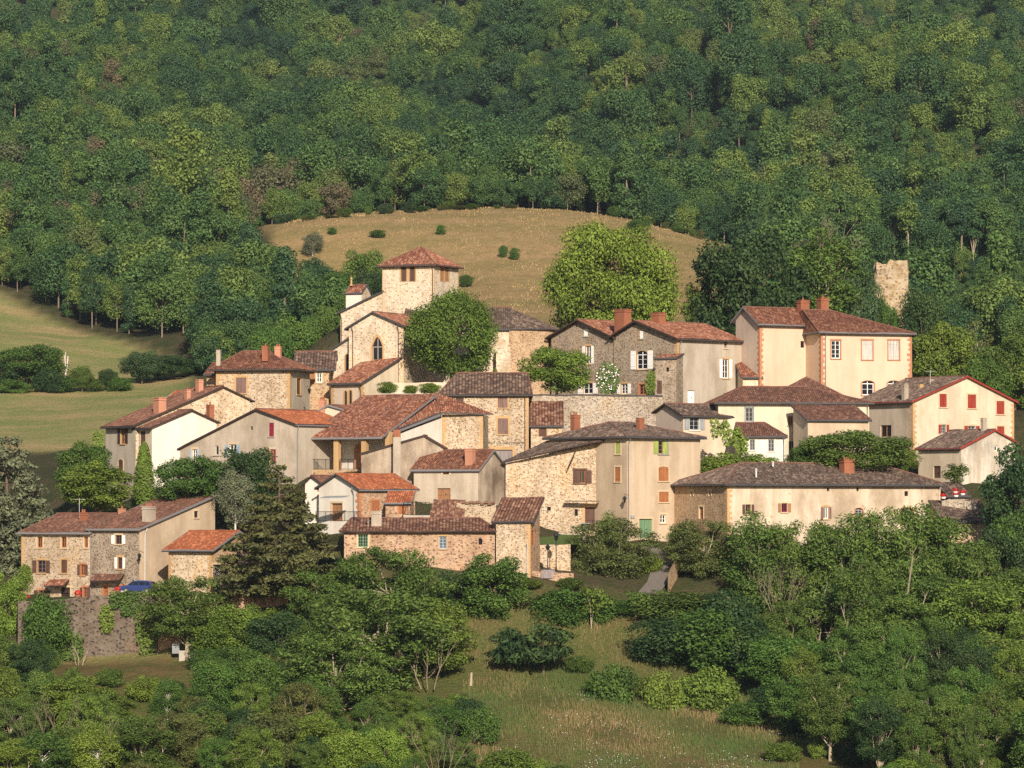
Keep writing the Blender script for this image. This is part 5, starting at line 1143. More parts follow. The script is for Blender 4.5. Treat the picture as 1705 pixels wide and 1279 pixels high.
plant('cedar', 12, 735, 200, 515, 'blue-grey cedar at the left edge', 'grey', base=985)
plant('cedar', -80, 760, 170, 510, 'second grey cedar cut by the left edge of the frame', 'grey', base=985)
ivy_sheet(155, 172, 718, 745, 521, 'patch of ivy under the eaves of the tall narrow house', 220, .15, 'warm', 'ivy', .2)
plant('broad2', 8, 958, 70, 486, 'bright yellow-green tree at the left edge below the cedar', 'bright', base=1100)
plant('shrub3', 44, 940, 34, 500, 'small bush at the corner of the lowest stone house', 'bright', base=990)
# --- foreground: trees and bushes of the lower slope
plant('shrub', 78, 992, 84, 476.8, 'mound of creeper spilling over the left end of the dark retaining wall', 'mid', base=1085, name='creeper_bush')
plant('shrub', 62, 1072, 78, 474.5, 'rounded bush at the foot of the dark retaining wall', 'mid', base=1120)
ivy_sheet(182, 246, 984, 1034, 478.4, 'green ivy hanging over the top of the dark retaining wall', 1300, .16, 'mid', 'ivy', .25, lambda a, b: b < .95 - abs(a - .55) * .9 + .1 * np.sin(a * 21))
ivy_sheet(165, 190, 1006, 1056, 478.6, 'yellow-green ivy trailing down the dark retaining wall', 500, .15, 'warm', 'ivy', .2, blob)
plant('airy', 312, 962, 140, 475, 'feathery locust tree in front of the small garage', 'ash', base=1100)
plant('broad', 398, 1008, 110, 470, 'mid green tree under the large pine', 'warm', base=1110); plant('broad3', 470, 1020, 120, 467, 'shadowy rounded tree between the pine and the big locust', 'dark', base=1120)
plant('airy', 540, 950, 130, 472, 'light feathery tree right of the large pine', 'ash', base=1090)
plant('airy3', 650, 915, 190, 470, 'tall feathery locust tree under the long low stone house', 'ash', base=1080)
plant('airy', 620, 985, 240, 458, 'big locust tree with bare pale limbs in the centre foreground', 'ash', base=1190)
plant('airy3', 560, 1050, 200, 452, 'spreading lower locust tree, left of the centre meadow', 'ash', base=1215)
plant('airy', 710, 1000, 160, 462, 'locust tree leaning to the meadow edge', 'warm', base=1160)
bare('dead_limbs', 712, 1140, 1025, 90, 457, 'pale forked bare limbs in the middle of the big locust tree', n=3, r0=.09, seed=9, fork=4, spread=.5, mat='bark_mid')
bare('dead_limbs', 640, 1150, 1040, 70, 456, 'grey bare limbs left of the forked pale ones', n=2, r0=.08, seed=12, fork=4, spread=.5, mat='bark_mid')
plant('broad2', 818, 926, 124, 474, 'glossy dark walnut tree under the ruined barn', 'mid', base=1060); plant('broad', 765, 950, 90, 476, 'dark rounded tree beside the walnut', 'dark', base=1050)
plant('airy3', 1020, 866, 150, 487, 'fine-leaved grey-green tree in front of the tall beige house', 'olive', base=1000); plant('fine', 1018, 855, 56, 488, 'pointed top of young tree before the green front door', 'ash', base=1000)
plant('shrub3', 935, 982, 110, 474, 'clipped hedge bush at the top of the meadow, left half', 'mid', base=1055, name='hedge'); plant('shrub3', 995, 990, 80, 473.5, 'clipped hedge bush at the top of the meadow, right half', 'mid', base=1055, name='hedge')
plant('young', 985, 978, 62, 471, 'young tree with a thin pale trunk at the meadow top', 'warm', base=1054); plant('young', 1058, 985, 60, 473, 'second young tree with a bare stem right of the hedge', 'ash', base=1040)
plant('sumac', 850, 1046, 80, 462, 'dark sumac bush on the meadow, left of the pair', 'dark', base=1110); plant('sumac', 905, 1040, 104, 461, 'dark sumac bush on the meadow, right of the pair', 'dark', base=1112)
plant('shrub3', 1105, 1030, 110, 464, 'dark rounded hedge clump right of the meadow top', 'dark', base=1110, name='hedge'); plant('shrub3', 1180, 1018, 140, 463, 'tall dense hedge clump with upright shoots', 'mid', base=1120, name='hedge'); plant('shrub3', 1245, 1030, 90, 462, 'shaded hedge clump against the locust thicket', 'dark', base=1125, name='hedge')
plant('shrub2', 1020, 1108, 98, 454, 'round dark bramble on the meadow', 'mid', base=1192, name='bramble'); plant('shrub2', 1100, 1122, 90, 453, 'bright bramble right of the round dark one', 'warm', base=1205, name='bramble'); plant('shrub2', 1172, 1112, 120, 454, 'long bramble bank under the hedge clumps', 'warm', base=1190, name='bramble')
plant('airy', 1170, 868, 120, 484, 'grey-leaved tree with white branches by the stone end of the farm building', 'olive', base=990); plant('shrub', 1135, 880, 56, 488, 'bright bush at the corner of the farm building', 'bright', base=930)
plant('shrub', 1115, 985, 150, 475, 'sunlit low thicket under the grey-leaved tree', 'ash', base=1040); plant('shrub2', 1210, 985, 120, 474, 'shaded thicket left of the locust row', 'dark', base=1060)
row = [('airy2', 1262, 858, 120, 478, 'leftmost locust tree of the row before the farm building'), ('airy', 1335, 872, 140, 477, 'locust tree under the red-framed windows of the farm building'), ('airy2', 1405, 862, 140, 476, 'locust tree in the middle of the row before the farm building'),
       ('airy', 1478, 850, 150, 477, 'fullest locust tree of the row before the farm building'), ('airy2', 1548, 846, 140, 479, 'locust tree before the right corner of the farm building'), ('airy', 1610, 905, 130, 475, 'locust tree right of the farm building'), ('airy3', 1690, 860, 140, 480, 'dense tree at the right edge beside the farm building')]
for k, px, t_, w, y, lb in row: plant(k, px, t_, w, y, lb, 'ash' if k != 'airy3' else 'mid', base=1100)
plant('broad2', 1705, 745, 130, 488, 'tall dark tree at the right edge before the mould-stained annex', 'dark', base=1010)
plant('broad', 1672, 880, 110, 478, 'dark round tree in the right thicket', 'dark', base=1050)
row2 = [('airy3', 1330, 1000, 170, 466, 'lower locust tree behind the dead twigs', 'ash'), ('airy', 1440, 960, 180, 467, 'lower locust tree with a leaning pale trunk', 'ash'), ('airy3', 1540, 960, 190, 466, 'wide lower locust tree in the right thicket', 'ash'), ('airy', 1640, 965, 190, 465, 'lower locust tree near the right edge', 'warm'), ('airy3', 1710, 950, 150, 464, 'lower locust tree cut by the right edge', 'ash'),
        ('broad3', 1310, 1060, 150, 458, 'rounded tree at the left foot of the thicket', 'mid'), ('broad3', 1400, 1090, 160, 456, 'bushy tree at the foot of the leaning pale trunk', 'mid'), ('broad', 1500, 1080, 180, 457, 'broad tree low in the right thicket', 'mid'), ('broad3', 1600, 1070, 190, 456, 'deep green tree low in the right thicket', 'dark'), ('broad', 1690, 1060, 170, 455, 'broad tree low at the right edge', 'ash')]
for k, px, t_, w, y, lb, c in row2: plant(k, px, t_, w, y, lb, c)
bare('dead_bush', 1300, 1020, 925, 80, 470, 'bundle of dry bare twigs in front of the farm building', n=9, r0=.045, seed=5, fork=4, spread=.4, mat='bark_mid')
bare('dead_tree', 1372, 1110, 960, 40, 464.5, 'thin bare grey tree right of the dry twigs', n=2, r0=.12, seed=8, fork=3, spread=.4)
m = MB(); a, b = at(1397, 1165, 452.5), at(1415, 1000, 461); m.tube([a - Vector((0, 0, 1)), at(1406, 1085, 455.5), b, at(1421, 930, 467)], [.15, .13, .10, .05], 7); tag(m.build('leaning_trunk', M['bark_mid']), 'long pale leaning trunk in the right thicket', 'tree trunk')
plant('airy2', 1430, 925, 92, 459.5, 'feathery crown closing over the top of the long leaning trunk', 'ash', base=1130)
m = MB(); a, b = at(1511, 990, 464), at(1520, 925, 464); m.tube([a, b], [.12, .09], 6); tag(m.build('leaning_trunk', M['bark_mid']), 'short pale trunk showing between the locust crowns', 'tree trunk')
for px, t_, w, y, lb, c in ((885, 965, 40, 477, 'small bush at the left foot of the low lamp wall', 'warm'), (950, 962, 46, 478, 'small bush under the two street lamps', 'ash'), (1040, 1000, 60, 474, 'low bush between the bare-stemmed young tree and the hedge', 'mid'), (1085, 925, 40, 486, 'bush at the top of the steep lane', 'bright'), (560, 930, 60, 482, 'shaded bush at the left corner of the long low stone house', 'dark'), (600, 925, 50, 479.5, 'yellow-green bush under the small-paned green window', 'warm'), (690, 948, 60, 479, 'bush against the wall of the long low stone house', 'mid')):
    plant('shrub3', px, t_, w, y, lb, c)
# --- undergrowth of the lower slope: bushes nothing tells apart
G = 'bushes of the lower slope'
def fill(n, px0, px1, y0, y1, hmin, hmax, cols, lb, avoid=None, kinds=('shrub', 'shrub3'), sp=2.3, wf=1.0, group=None):
    k = 0; tries = 0; got = []
    while k < n and tries < n * 60:
        tries += 1; px, y = rng.uniform(px0, px1), rng.uniform(y0, y1); x = Xp(px, y, -20)
        if avoid and avoid(px, y): continue
        if any((x - a) ** 2 + (y - b) ** 2 < sp ** 2 for a, b in got): continue
        h = rng.uniform(hmin, hmax); z = ground(x, y); top = CY - F_PX * math.tan(math.atan((z + h) / y) - PITCH)
        if 60 < px < 330 and top < 1112 and y < 463: continue      # the dark retaining wall stays in view
        got.append((x, y))
        plant(rng.choice(kinds), px, top, rng.uniform(.75, 1.35) * (h + .8) * 15 * wf, y, lb, rng.choice(cols), x=x, group=group or G); k += 1
cl = ('mid', 'ash', 'warm', 'ash', 'mid', 'dark', 'olive', 'bright')
TK = ('airy', 'airy2', 'airy3', 'broad', 'broad2', 'fine'); SK = ('shrub', 'shrub3', 'shrub2')
LL, LR_, LC = 'leafy green bush in the undergrowth of the lower left slope', 'leafy green bush in the undergrowth of the lower right slope', 'leafy green bush in the undergrowth below the big locust tree'
TL, TR_, TC = 'small green tree of the thicket on the lower left slope', 'slender green tree of the thicket on the lower right slope', 'small green tree of the thicket below the big locust tree'
GT = 'small trees of the lower slope thickets'
wallgap = lambda px, y: 85 < px < 340 and y > 462
fill(46, -20, 540, 414, 462, 4.2, 7.6, cl, TL, kinds=TK, sp=3.4, wf=.85, group=GT)
fill(70, -20, 540, 410, 464, 1.6, 3.4, cl, LL, kinds=SK)
fill(14, 500, 780, 416, 448, 3.6, 6.4, cl, TC, kinds=TK, sp=3.4, wf=.85, group=GT)
fill(34, 500, 785, 410, 450, 1.4, 3.2, cl, LC, kinds=SK)
fill(9, -20, 300, 462, 474, 1.4, 2.6, cl, LL, avoid=wallgap, kinds=SK); fill(8, 330, 520, 462, 472, 2.2, 3.8, cl, LL, kinds=SK)
rgap = lambda px, y: px < 1275 + max(0, 448 - y) * 5.5
fill(46, 1265, 1740, 416, 463, 5.0, 9.2, ('ash', 'ash', 'mid', 'mid', 'dark', 'warm'), TR_, avoid=rgap, kinds=('airy2', 'airy2', 'airy', 'broad2', 'airy3'), sp=3.7, wf=.62, group=GT)
fill(60, 1265, 1740, 410, 460, 1.5, 3.2, cl, LR_, avoid=rgap, kinds=SK)
fill(7, 790, 960, 412, 424, 1.0, 1.9, ('warm', 'bright'), 'low leafy bush at the bottom of the meadow', kinds=('shrub2', 'shrub'))
for px, hp, w, y, lb, c in ((845, 46, 90, 424, 'bushy mound at the lower left of the meadow', 'warm'), (925, 34, 70, 420, 'low spreading bush near the bottom of the meadow', 'ash'), (800, 60, 70, 436, 'dark bush where the meadow meets the locust thicket', 'mid'), (1240, 40, 80, 446, 'low bramble at the right rim of the meadow', 'mid'), (965, 26, 50, 462, 'small bush on the meadow above the round bramble', 'ash'), (1300, 30, 70, 430, 'lowest bush on the right rim of the meadow', 'warm')):
    g_ = ground(Xp(px, y, -20), y); base_ = CY - F_PX * math.tan(math.atan(g_ / y) - PITCH); plant('shrub', px, base_ - hp, w, y, lb, c)
plant('broad', 345, 1188, 90, 432, 'bush with yellowing leaves at the lower left', 'yellow'); plant('shrub', 400, 1245, 60, 424, 'low bush with yellow leaves near the bottom edge', 'yellow')
bare('dead_bush', 75, 1275, 1160, 90, 425, 'tangle of dry bare branches at the lower left corner', n=6, r0=.05, seed=15, fork=4, mat='bark_mid')
bare('dead_bush', 160, 1285, 1190, 80, 424, 'grey leafless shrub near the bottom left', n=5, r0=.045, seed=16, fork=4, mat='bark_mid')
bare('dead_bush', 735, 1290, 1195, 90, 420, 'dry bare branches at the foot of the centre slope', n=6, r0=.045, seed=17, fork=4, mat='bark_mid')
ivy_sheet(226, 264, 1004, 1092, 477.8, 'yellowish ivy over the right end of the dark retaining wall', 900, .16, 'warm', 'ivy', .25, blob); ivy_sheet(94, 140, 1050, 1104, 478.4, 'ivy at the foot of the dark retaining wall', 800, .16, 'ash', 'ivy', .3, blob)
bare('dead_tree', 132, 1108, 1060, 26, 475.5, 'small leafless tree at the foot of the dark retaining wall', n=3, r0=.06, seed=18, fork=3, spread=.4)
m = MB(); m.tube([at(784, 1142, 450), at(785, 1120, 450)], [.16, .13], 7); tag(m.build('tree_stump', M['bark_pale']), 'weathered wooden stump at the left edge of the meadow', 'stump')

# --- hedgerow and the dead trunk on the left pasture
for i, (k, px, t_, w, y, lb, c) in enumerate([('broad3', 50, 576, 112, 728, 'broad green tree in the pasture hedgerow, leftmost full one', 'mid'), ('broad', -10, 600, 80, 726, 'tree of the pasture hedgerow cut by the left edge', 'dark'), ('broad', 136, 610, 42, 726, 'small airy tree with a pale stem in the hedgerow', 'ash'),
        ('shrub', 100, 622, 50, 724, 'low hedge bush right of the broad hedgerow tree', 'mid'), ('broad', 180, 615, 36, 728, 'small dark tree in the middle of the hedgerow', 'dark'), ('broad', 236, 586, 74, 735, 'dark blue-green tree at the right of the hedgerow', 'teal'), ('broad3', 285, 592, 80, 738, 'dark tree at the right end of the hedgerow', 'dark'), ('shrub', 200, 628, 46, 726, 'low bush between the two dark hedgerow trees', 'mid'), ('shrub2', 20, 632, 60, 722, 'low bush under the leftmost hedgerow tree', 'mid'), ('shrub', 158, 630, 34, 727, 'small bush between the pale-stemmed tree and the dark one in the hedgerow', 'ash'), ('broad', 262, 598, 60, 740, 'tree between the two dark ones at the right end of the hedgerow', 'mid'), ('broad3', 312, 600, 70, 742, 'rightmost dark tree of the hedgerow', 'dark'), ('shrub', 82, 615, 52, 723, 'bush right behind the dead white trunk', 'dark')]):
    plant(k, px, t_, w, y, lb, c)
bare('dead_tree', 110, 630, 573, 10, 748, 'single white dead trunk standing on the pasture', n=1, r0=.30, seed=21, fork=2, mat='bark_white', spread=.12)
for px, bs, hp, w, lb in ((733, 392, 11, 17, 'small dark bush in the middle of the hay hill'), (838, 430, 15, 16, 'left bush of a pair on the right face of the hay hill'), (856, 433, 14, 18, 'right bush of a pair on the right face of the hay hill'), (776, 480, 16, 26, 'bush right of the bell tower on the hay hill'), (628, 401, 12, 28, 'low grey bush at the top left of the hay hill'), (553, 395, 10, 16, 'tiny bush near the left top of the hay hill'), (1062, 392, 20, 40, 'rounded dark bush on the hay hill crest')):
    y = ray_ground(px, bs, 740, 906) or 890; plant('shrub3', px, bs - hp - 6, w, y, lb, 'mid')
for i in range(26):
    px = rng.uniform(455, 1190); cr_ = np.interp(px, [455, 560, 640, 750, 850, 1000, 1090, 1190], [377, 366, 357, 351, 349, 358, 377, 408]); y = ray_ground(px, cr_ + 2, 840, 925) or 905
    plant('shrub3', px, cr_ - rng.uniform(8, 20), rng.uniform(12, 30), y + 6, 'ragged bush along the wood edge above the hay hill', rng.choice(('mid', 'ash', 'teal', 'olive')), group='bushes along the top of the hay hill')
for k, px, t_, w, y, lb, c in (('fine', 520, 388, 40, ray_ground(520, 432, 740, 906) or 850, 'slender grey-green tree at the left edge of the hay hill', 'grey'), ('broad', 603, 418, 86, 790, 'rounded tree left of the bell tower', 'ash'), ('broad3', 555, 455, 100, 780, 'leafy tree below the hay hill, left of the church', 'mid'), ('broad', 480, 480, 100, 790, 'tall leafy tree in the dip left of the church', 'mid'), ('broad2', 540, 512, 70, 660, 'leafy tree just left of the church aisle', 'ash'), ('broad', 500, 530, 84, 655, 'round tree behind the dark-roofed row house', 'mid'), ('broad3', 452, 545, 80, 650, 'low tree behind the hipped red roof', 'mid'), ('broad3', 548, 515, 64, 690, 'tree filling the gap between the row house roof and the church turret', 'ash'), ('broad', 585, 490, 60, 725, 'tree rising behind the church turret', 'mid'), ('broad', 615, 450, 70, 770, 'dark tree against the bell tower', 'dark')):
    plant(k, px, t_, w, y, lb, c)

# ------------------------------------------------------------------ the wood on the hills behind
def forest_proto(i, W, Ht, z0, nl, lr, n, leaf, trunk_mat='bark_mid', **kw):
    V, F, t, c, l = crown(100 + i, W, Ht, z0, nl, lr, n, leaf, **kw)
    tb = MB(); rg = random.Random(i); tb.tube([(0, 0, -1.5), (0, 0, 2), (rg.uniform(-.3, .3), rg.uniform(-.3, .3), Ht * .8)], [.17, .14, .05], 5)
    for j in range(4): e = Vector(c[j]); tb.tube([(0, 0, Ht * rg.uniform(.3, .55)), tuple(e)], [.12, .03], 4, cap=False)
    # leaf quads and trunk quads in one mesh: small far-off trees show no parts
    tv = np.array([tuple(v) for v in tb.v]); tf = np.array([list(f) for f in tb.f if len(f) == 4])
    VV = np.concatenate([V, tv]); FF = np.concatenate([F, tf + len(V)])
    me = fast_mesh('forest_tree', VV, FF, np.concatenate([t, np.full(len(tf), .5)])); me.materials.append(M['leaf_forest']); me.materials.append(M[trunk_mat])
    me.polygons.foreach_set('material_index', np.concatenate([np.zeros(len(F), np.int32), np.ones(len(tf), np.int32)])); me.update()
    return me
FOREST_SCALE = .80
FP = [forest_proto(0, 11, 12, 1.0, 26, 2.2, 8500, .225, flat=.8), forest_proto(1, 9, 14, 3.0, 24, 1.85, 7000, .225, flat=.9), forest_proto(2, 13, 12, 1.0, 34, 2.2, 9500, .23, flat=.75, shell=.45),
      forest_proto(3, 8, 15, 3.5, 24, 1.5, 6000, .215, flat=.7, shell=.3, jit=.7), forest_proto(4, 12, 11, .2, 44, 1.6, 9000, .215, flat=.8, shell=.3), forest_proto(5, 7, 14, .5, 34, 1.3, 6400, .21, flat=.7, shell=.3, profile=lambda f: 1.2 - 1.05 * f)]
FW = [9, 8, 11, 7, 10, 6.5]
rg = np.random.default_rng(77)
def forest_points():
    P = []; y = 690.0
    while y < 2150:
        sp = 5.9 if y < 1000 else 6.4 if y < 1500 else 7.6
        hwid = 1000 / F_PX * y; xs = np.arange(-hwid, hwid, sp); xx = xs + rg.uniform(-sp * .42, sp * .42, len(xs)); yy = y + rg.uniform(-sp * .42, sp * .42, len(xs)); P.append(np.stack([xx, yy], 1)); y += sp * .92
    P = np.concatenate(P); x, y = P[:, 0], P[:, 1]; z = ground_np(x, y); px = CX + F_PX * x / y
    hay, past, _ = field_masks(x, y, z)
    edge = 3 * np.sin(x * .13) + 2 * np.sin(x * .41)
    keep = (hay < .05) & (past < .05) & ~((px > 455) & (px < 1245) & (y < 928 + edge) & ~((px < 640) & (y < 868)))
    keep &= ~((px < 335) & (y < 800)) & ~((px < 640) & (y < 735)) & ~((px > 1200) & (y < 700))
    keep &= ~((px < 330) & (y < (856 - np.clip(px, -400, 400) * .24) + edge))
    return x[keep], y[keep], z[keep], px[keep]
fx, fy, fz, fpx = forest_points()
fs = FOREST_SCALE * np.clip(rg.lognormal(-.03, .30, len(fx)), .45, 1.8)
low = (fpx > 1370) & (fy > 732) & (fy < 867); fr_ = rg.uniform(0, 6.28, len(fx)); fi = rg.choice(6, len(fx), p=[.22, .19, .17, .14, .16, .12])
fi[low] = 4; fs[low] *= np.where(fy[low] > 800, .42, .55)
big = (rg.random(len(fx)) < .10) & ~low; fs[big] *= 1.25
ftop = CY - F_PX * np.tan(np.arctan((fz + 12 * fs) / fy) - PITCH)
ok = None
sky_line = None
sky_f = lambda: np.interp(fpx, [-50, 300, 420, 540, 560, 900, 1180, 1240, 1330, 1500, 1540, 1705], [600, 600, 590, 560, 420, 345, 400, 400, 395, 470, 560, 620])
hline = np.interp(fpx, [425, 445, 500, 540, 562, 640, 660], [360, 374, 404, 440, 470, 492, 520])
ok = ~((fpx > 400) & (fpx < 665) & (fy < 915) & (ftop < hline + 6)); fx, fy, fz, fpx, fs, fr_, fi, ftop = (q[ok] for q in (fx, fy, fz, fpx, fs, fr_, fi, ftop))
vis = np.where((fpx > -15) & (fpx < 1720) & (ftop < sky_f()))[0]
near = vis[np.argsort(fy[vis])][:296]
GROVE = forest_proto(9, 7, 17, 9.5, 22, 1.4, 4200, .26, flat=.8, trunk_mat='bark_pale')
gx = [1392 + i * 19.5 + rng.uniform(-6, 6) for i in range(15)]
for k_, px_ in enumerate(gx):
    y_ = 872 + rng.uniform(-5, 9); x_ = Xp(px_, y_, 50); o = bpy.data.objects.new('forest_tree', GROVE); COL.objects.link(o); o.location = (x_, y_, ground(x_, y_) - .2); s = rng.uniform(.72, 1.0); o.scale = (s, s, s); o.rotation_euler.z = rng.uniform(0, 6)
    tag(o, 'slender tree with a tall pale bare trunk at the far right wood edge', 'tree', 'pale trunks of the right wood edge')
forest_objs = []
for i in near:
    o = bpy.data.objects.new('forest_tree', FP[fi[i]]); COL.objects.link(o); o.location = (fx[i], fy[i], fz[i] - .3); o.rotation_euler.z = fr_[i]; s = fs[i]; o.scale = (s, s, s * (.9 + .2 * ((i * 37) % 10) / 10))
    tag(o, 'broadleaf tree at the near edge of the wood on the hills behind the village', 'tree', 'nearest trees of the hillside wood'); forest_objs.append((fi[i], o))
protos = {}
for k, o in forest_objs: protos.setdefault(int(k), o)
rest = np.setdiff1d(np.arange(len(fx)), near)
me = bpy.data.meshes.new('forest'); me.vertices.add(len(rest)); me.vertices.foreach_set('co', np.stack([fx[rest], fy[rest], fz[rest] - .3], 1).astype(np.float32).ravel())
for nm, ty, arr in (('pick', 'INT', fi[rest].astype(np.int32)), ('size', 'FLOAT', fs[rest].astype(np.float32)), ('spin', 'FLOAT', fr_[rest].astype(np.float32))):
    a = me.attributes.new(nm, ty, 'POINT'); a.data.foreach_set('value', arr)
me.update(); fo = bpy.data.objects.new('forest', me); COL.objects.link(fo); tag(fo, 'dense broadleaf wood covering the far hillside', 'wood', kind='stuff')
ng = bpy.data.node_groups.new('forest_trees', 'GeometryNodeTree')
ng.interface.new_socket('Geometry', in_out='INPUT', socket_type='NodeSocketGeometry'); ng.interface.new_socket('Geometry', in_out='OUTPUT', socket_type='NodeSocketGeometry')
gi, go = ng.nodes.new('NodeGroupInput'), ng.nodes.new('NodeGroupOutput'); ip = ng.nodes.new('GeometryNodeInstanceOnPoints'); jn = ng.nodes.new('GeometryNodeJoinGeometry')
for k in sorted(protos, reverse=True):
    oi = ng.nodes.new('GeometryNodeObjectInfo'); oi.transform_space = 'ORIGINAL'; oi.inputs['Object'].default_value = protos[k]; oi.inputs['As Instance'].default_value = True; ng.links.new(oi.outputs['Geometry'], jn.inputs[0])
def named(nm, ty): n = ng.nodes.new('GeometryNodeInputNamedAttribute'); n.data_type = ty; n.inputs['Name'].default_value = nm; return n.outputs['Attribute']
cv = ng.nodes.new('ShaderNodeCombineXYZ'); ng.links.new(named('spin', 'FLOAT'), cv.inputs[2])
e2r = ng.nodes.new('FunctionNodeEulerToRotation'); ng.links.new(cv.outputs[0], e2r.inputs[0])
sv = ng.nodes.new('ShaderNodeCombineXYZ'); sz = named('size', 'FLOAT')
for q in range(3): ng.links.new(sz, sv.inputs[q])
ng.links.new(gi.outputs[0], ip.inputs['Points']); ng.links.new(jn.outputs[0], ip.inputs['Instance']); ip.inputs['Pick Instance'].default_value = True
ng.links.new(named('pick', 'INT'), ip.inputs['Instance Index']); ng.links.new(e2r.outputs[0], ip.inputs['Rotation']); ng.links.new(sv.outputs[0], ip.inputs['Scale']); ng.links.new(ip.outputs[0], go.inputs[0])
md = fo.modifiers.new('forest_trees', 'NODES'); md.node_group = ng
print('forest trees', len(fx), 'individual', len(near))

# ------------------------------------------------------------------ meadow grass and wild flowers
def grass(name, label, n, px0, px1, y0, y1, h, cols, avoid=None, wdt=.05, clump=.6, seed=3):
    rg = np.random.default_rng(seed); yy = rg.uniform(y0, y1, n); px = rg.uniform(px0, px1, n); x = (px - CX) / F_PX * yy
    if avoid is not None: k = ~avoid(px, yy); x, yy = x[k], yy[k]
    dens = np.sin(x * .5 + yy * .3) + np.sin(x * .21 - yy * .4 + 2) + rg.normal(0, .8, len(x)); k = dens > -clump; x, yy = x[k], yy[k]; n = len(x)
    z = ground_np(x, yy); hh = h * rg.uniform(.5, 1.3, n); a = rg.uniform(0, 6.28, n); ln = rg.uniform(.05, .35, n) * hh; b = rg.uniform(0, 6.28, n)
    dx, dy = np.cos(a) * wdt, np.sin(a) * wdt * .5
    V = np.stack([np.stack([x - dx, yy - dy, z - .1], 1), np.stack([x + dx, yy + dy, z - .1], 1), np.stack([x + np.cos(b) * ln + dx * .3, yy + np.sin(b) * ln, z + hh], 1), np.stack([x + np.cos(b) * ln - dx * .3, yy + np.sin(b) * ln, z + hh], 1)], 1).reshape(-1, 3)
    me = fast_mesh(name, V, np.arange(n * 4).reshape(n, 4), np.clip(.5 + .22 * np.sin(x * .33 + yy * .21) + .2 * np.sin(x * .12 - yy * .17) + rg.normal(0, .18, n), 0, 1))
    m, nt, b_ = nodes(name + '_blades'); at_ = N(nt, 'ShaderNodeAttribute', attribute_name='tint'); nt.links.new(ramp(nt, at_.outputs['Fac'], cols), b_.inputs['Base Color']); me.materials.append(m)
    o = bpy.data.objects.new(name, me); COL.objects.link(o); return tag(o, label, 'grass', kind='stuff')
grass('dry_grass', 'tall dry straw-coloured grass and weeds on the sloping meadow', 60000, 770, 1330, 412, 474, .42, [(.1, (.06, .10, .024)), (.45, (.10, .12, .034)), (.72, (.17, .13, .055)), (.97, (.27, .185, .09))], wdt=.035)
grass('hill_grass', 'dry tufted grass on the hay hill behind the village', 12000, 470, 1230, 775, 912, .22, [(.15, (.25, .20, .075)), (.5, (.36, .245, .11)), (.9, (.42, .29, .14))], wdt=.09, seed=5, avoid=lambda px, y: px < np.interp(y, [700, 760, 800, 835, 855, 885, 905], [650, 620, 580, 555, 540, 468, 462]))
def flowers():
    rg = np.random.default_rng(8); c = rg.uniform([790, 414], [1330, 452], (26, 2)); n = 700; i = rg.integers(0, 26, n); px = c[i, 0] + rg.normal(0, 26, n); yy = np.clip(c[i, 1] + rg.normal(0, 1.6, n), 410, 458); x = (px - CX) / F_PX * yy; z = ground_np(x, yy) + rg.uniform(.3, .6, n)
    V, F = leaves(rg, np.stack([x, yy, z], 1), np.tile([0, -.6, .8], (n, 1)), .04, 1.0, .3); me = fast_mesh('wild_flowers', V, F); me.materials.append(M['white'])
    o = bpy.data.objects.new('wild_flowers', me); COL.objects.link(o); tag(o, 'white wild flowers scattered through the meadow grass', 'flowers', kind='stuff')
flowers()
rgf = np.random.default_rng(4); n = 60; a = rgf.random(n) * 6.28; r_ = rgf.random(n) ** .5
pts = np.array([tuple(at(1012 + 19 * math.cos(t) * q, 628 + 26 * math.sin(t) * q, 546.9)) for t, q in zip(a, r_)]); V, F = leaves(rgf, pts, np.tile([0, -1, .3], (n, 1)), .10, 1.0, .3)
ro = [o for o in bpy.data.objects if o.name == 'climbing_rose'][0]; me = fast_mesh('blossoms', V - np.array(ro.location), F); me.materials.append(M['white']); o = bpy.data.objects.new('blossoms', me); COL.objects.link(o); o.parent = ro
# ------------------------------------------------------------------ walls, lamps, car and small things
def wall_run(pts, thick, mat, name, label, cap=None, depth=2.0, rough=.06, seg=1.2):
    """free-standing wall along picture points (px, top row, foot row, distance)"""
    m = MB(); cm = MB(); rg = random.Random(len(label))
    top, bot = [], []
    for i in range(len(pts) - 1):
        (xa, ta, fa, ya), (xb, tb, fb, yb) = pts[i], pts[i + 1]; A, B = at(xa, ta, ya), at(xb, tb, yb); n = max(1, int((B - A).to_2d().length / seg))
        for k in range(n + (1 if i == len(pts) - 2 else 0)):
            f = k / n; y = ya + (yb - ya) * f; p = at(xa + (xb - xa) * f, ta + (tb - ta) * f, y); top.append(p + Vector((0, rg.uniform(-rough, rough), rg.uniform(-rough, rough)))); bot.append(Vector((p.x, p.y - .05, Zp(y, fa + (fb - fa) * f) - depth)))
    off = Vector((0, thick, 0))
    for i in range(len(top) - 1):
        a, b, c, d = bot[i], bot[i + 1], top[i + 1], top[i]
        rows = 4; g = [[a.lerp(d, r / rows), b.lerp(c, r / rows)] for r in range(rows + 1)]
        for r in range(rows): m.poly([g[r][0], g[r][1], g[r + 1][1], g[r + 1][0]])
        m.poly([d, c, c + off, d + off]); m.poly([b + off, a + off, d + off, c + off])
        if cap:
            e = (c - d); cm.obox((c + d) / 2 + off * .5 + Vector((0, 0, .09)), e * .495, off * .5 + Vector((0, .1, 0)), Vector((0, 0, .075)))
    for i in (0, -1): m.poly([bot[i], top[i], top[i] + off, bot[i] + off])
    root = m.build(name, M[mat]); tag(root, label, 'wall')
    if cap: o = cm.build('coping', M[cap], None); o.location = o.location - root.location; o.parent = root
    return root
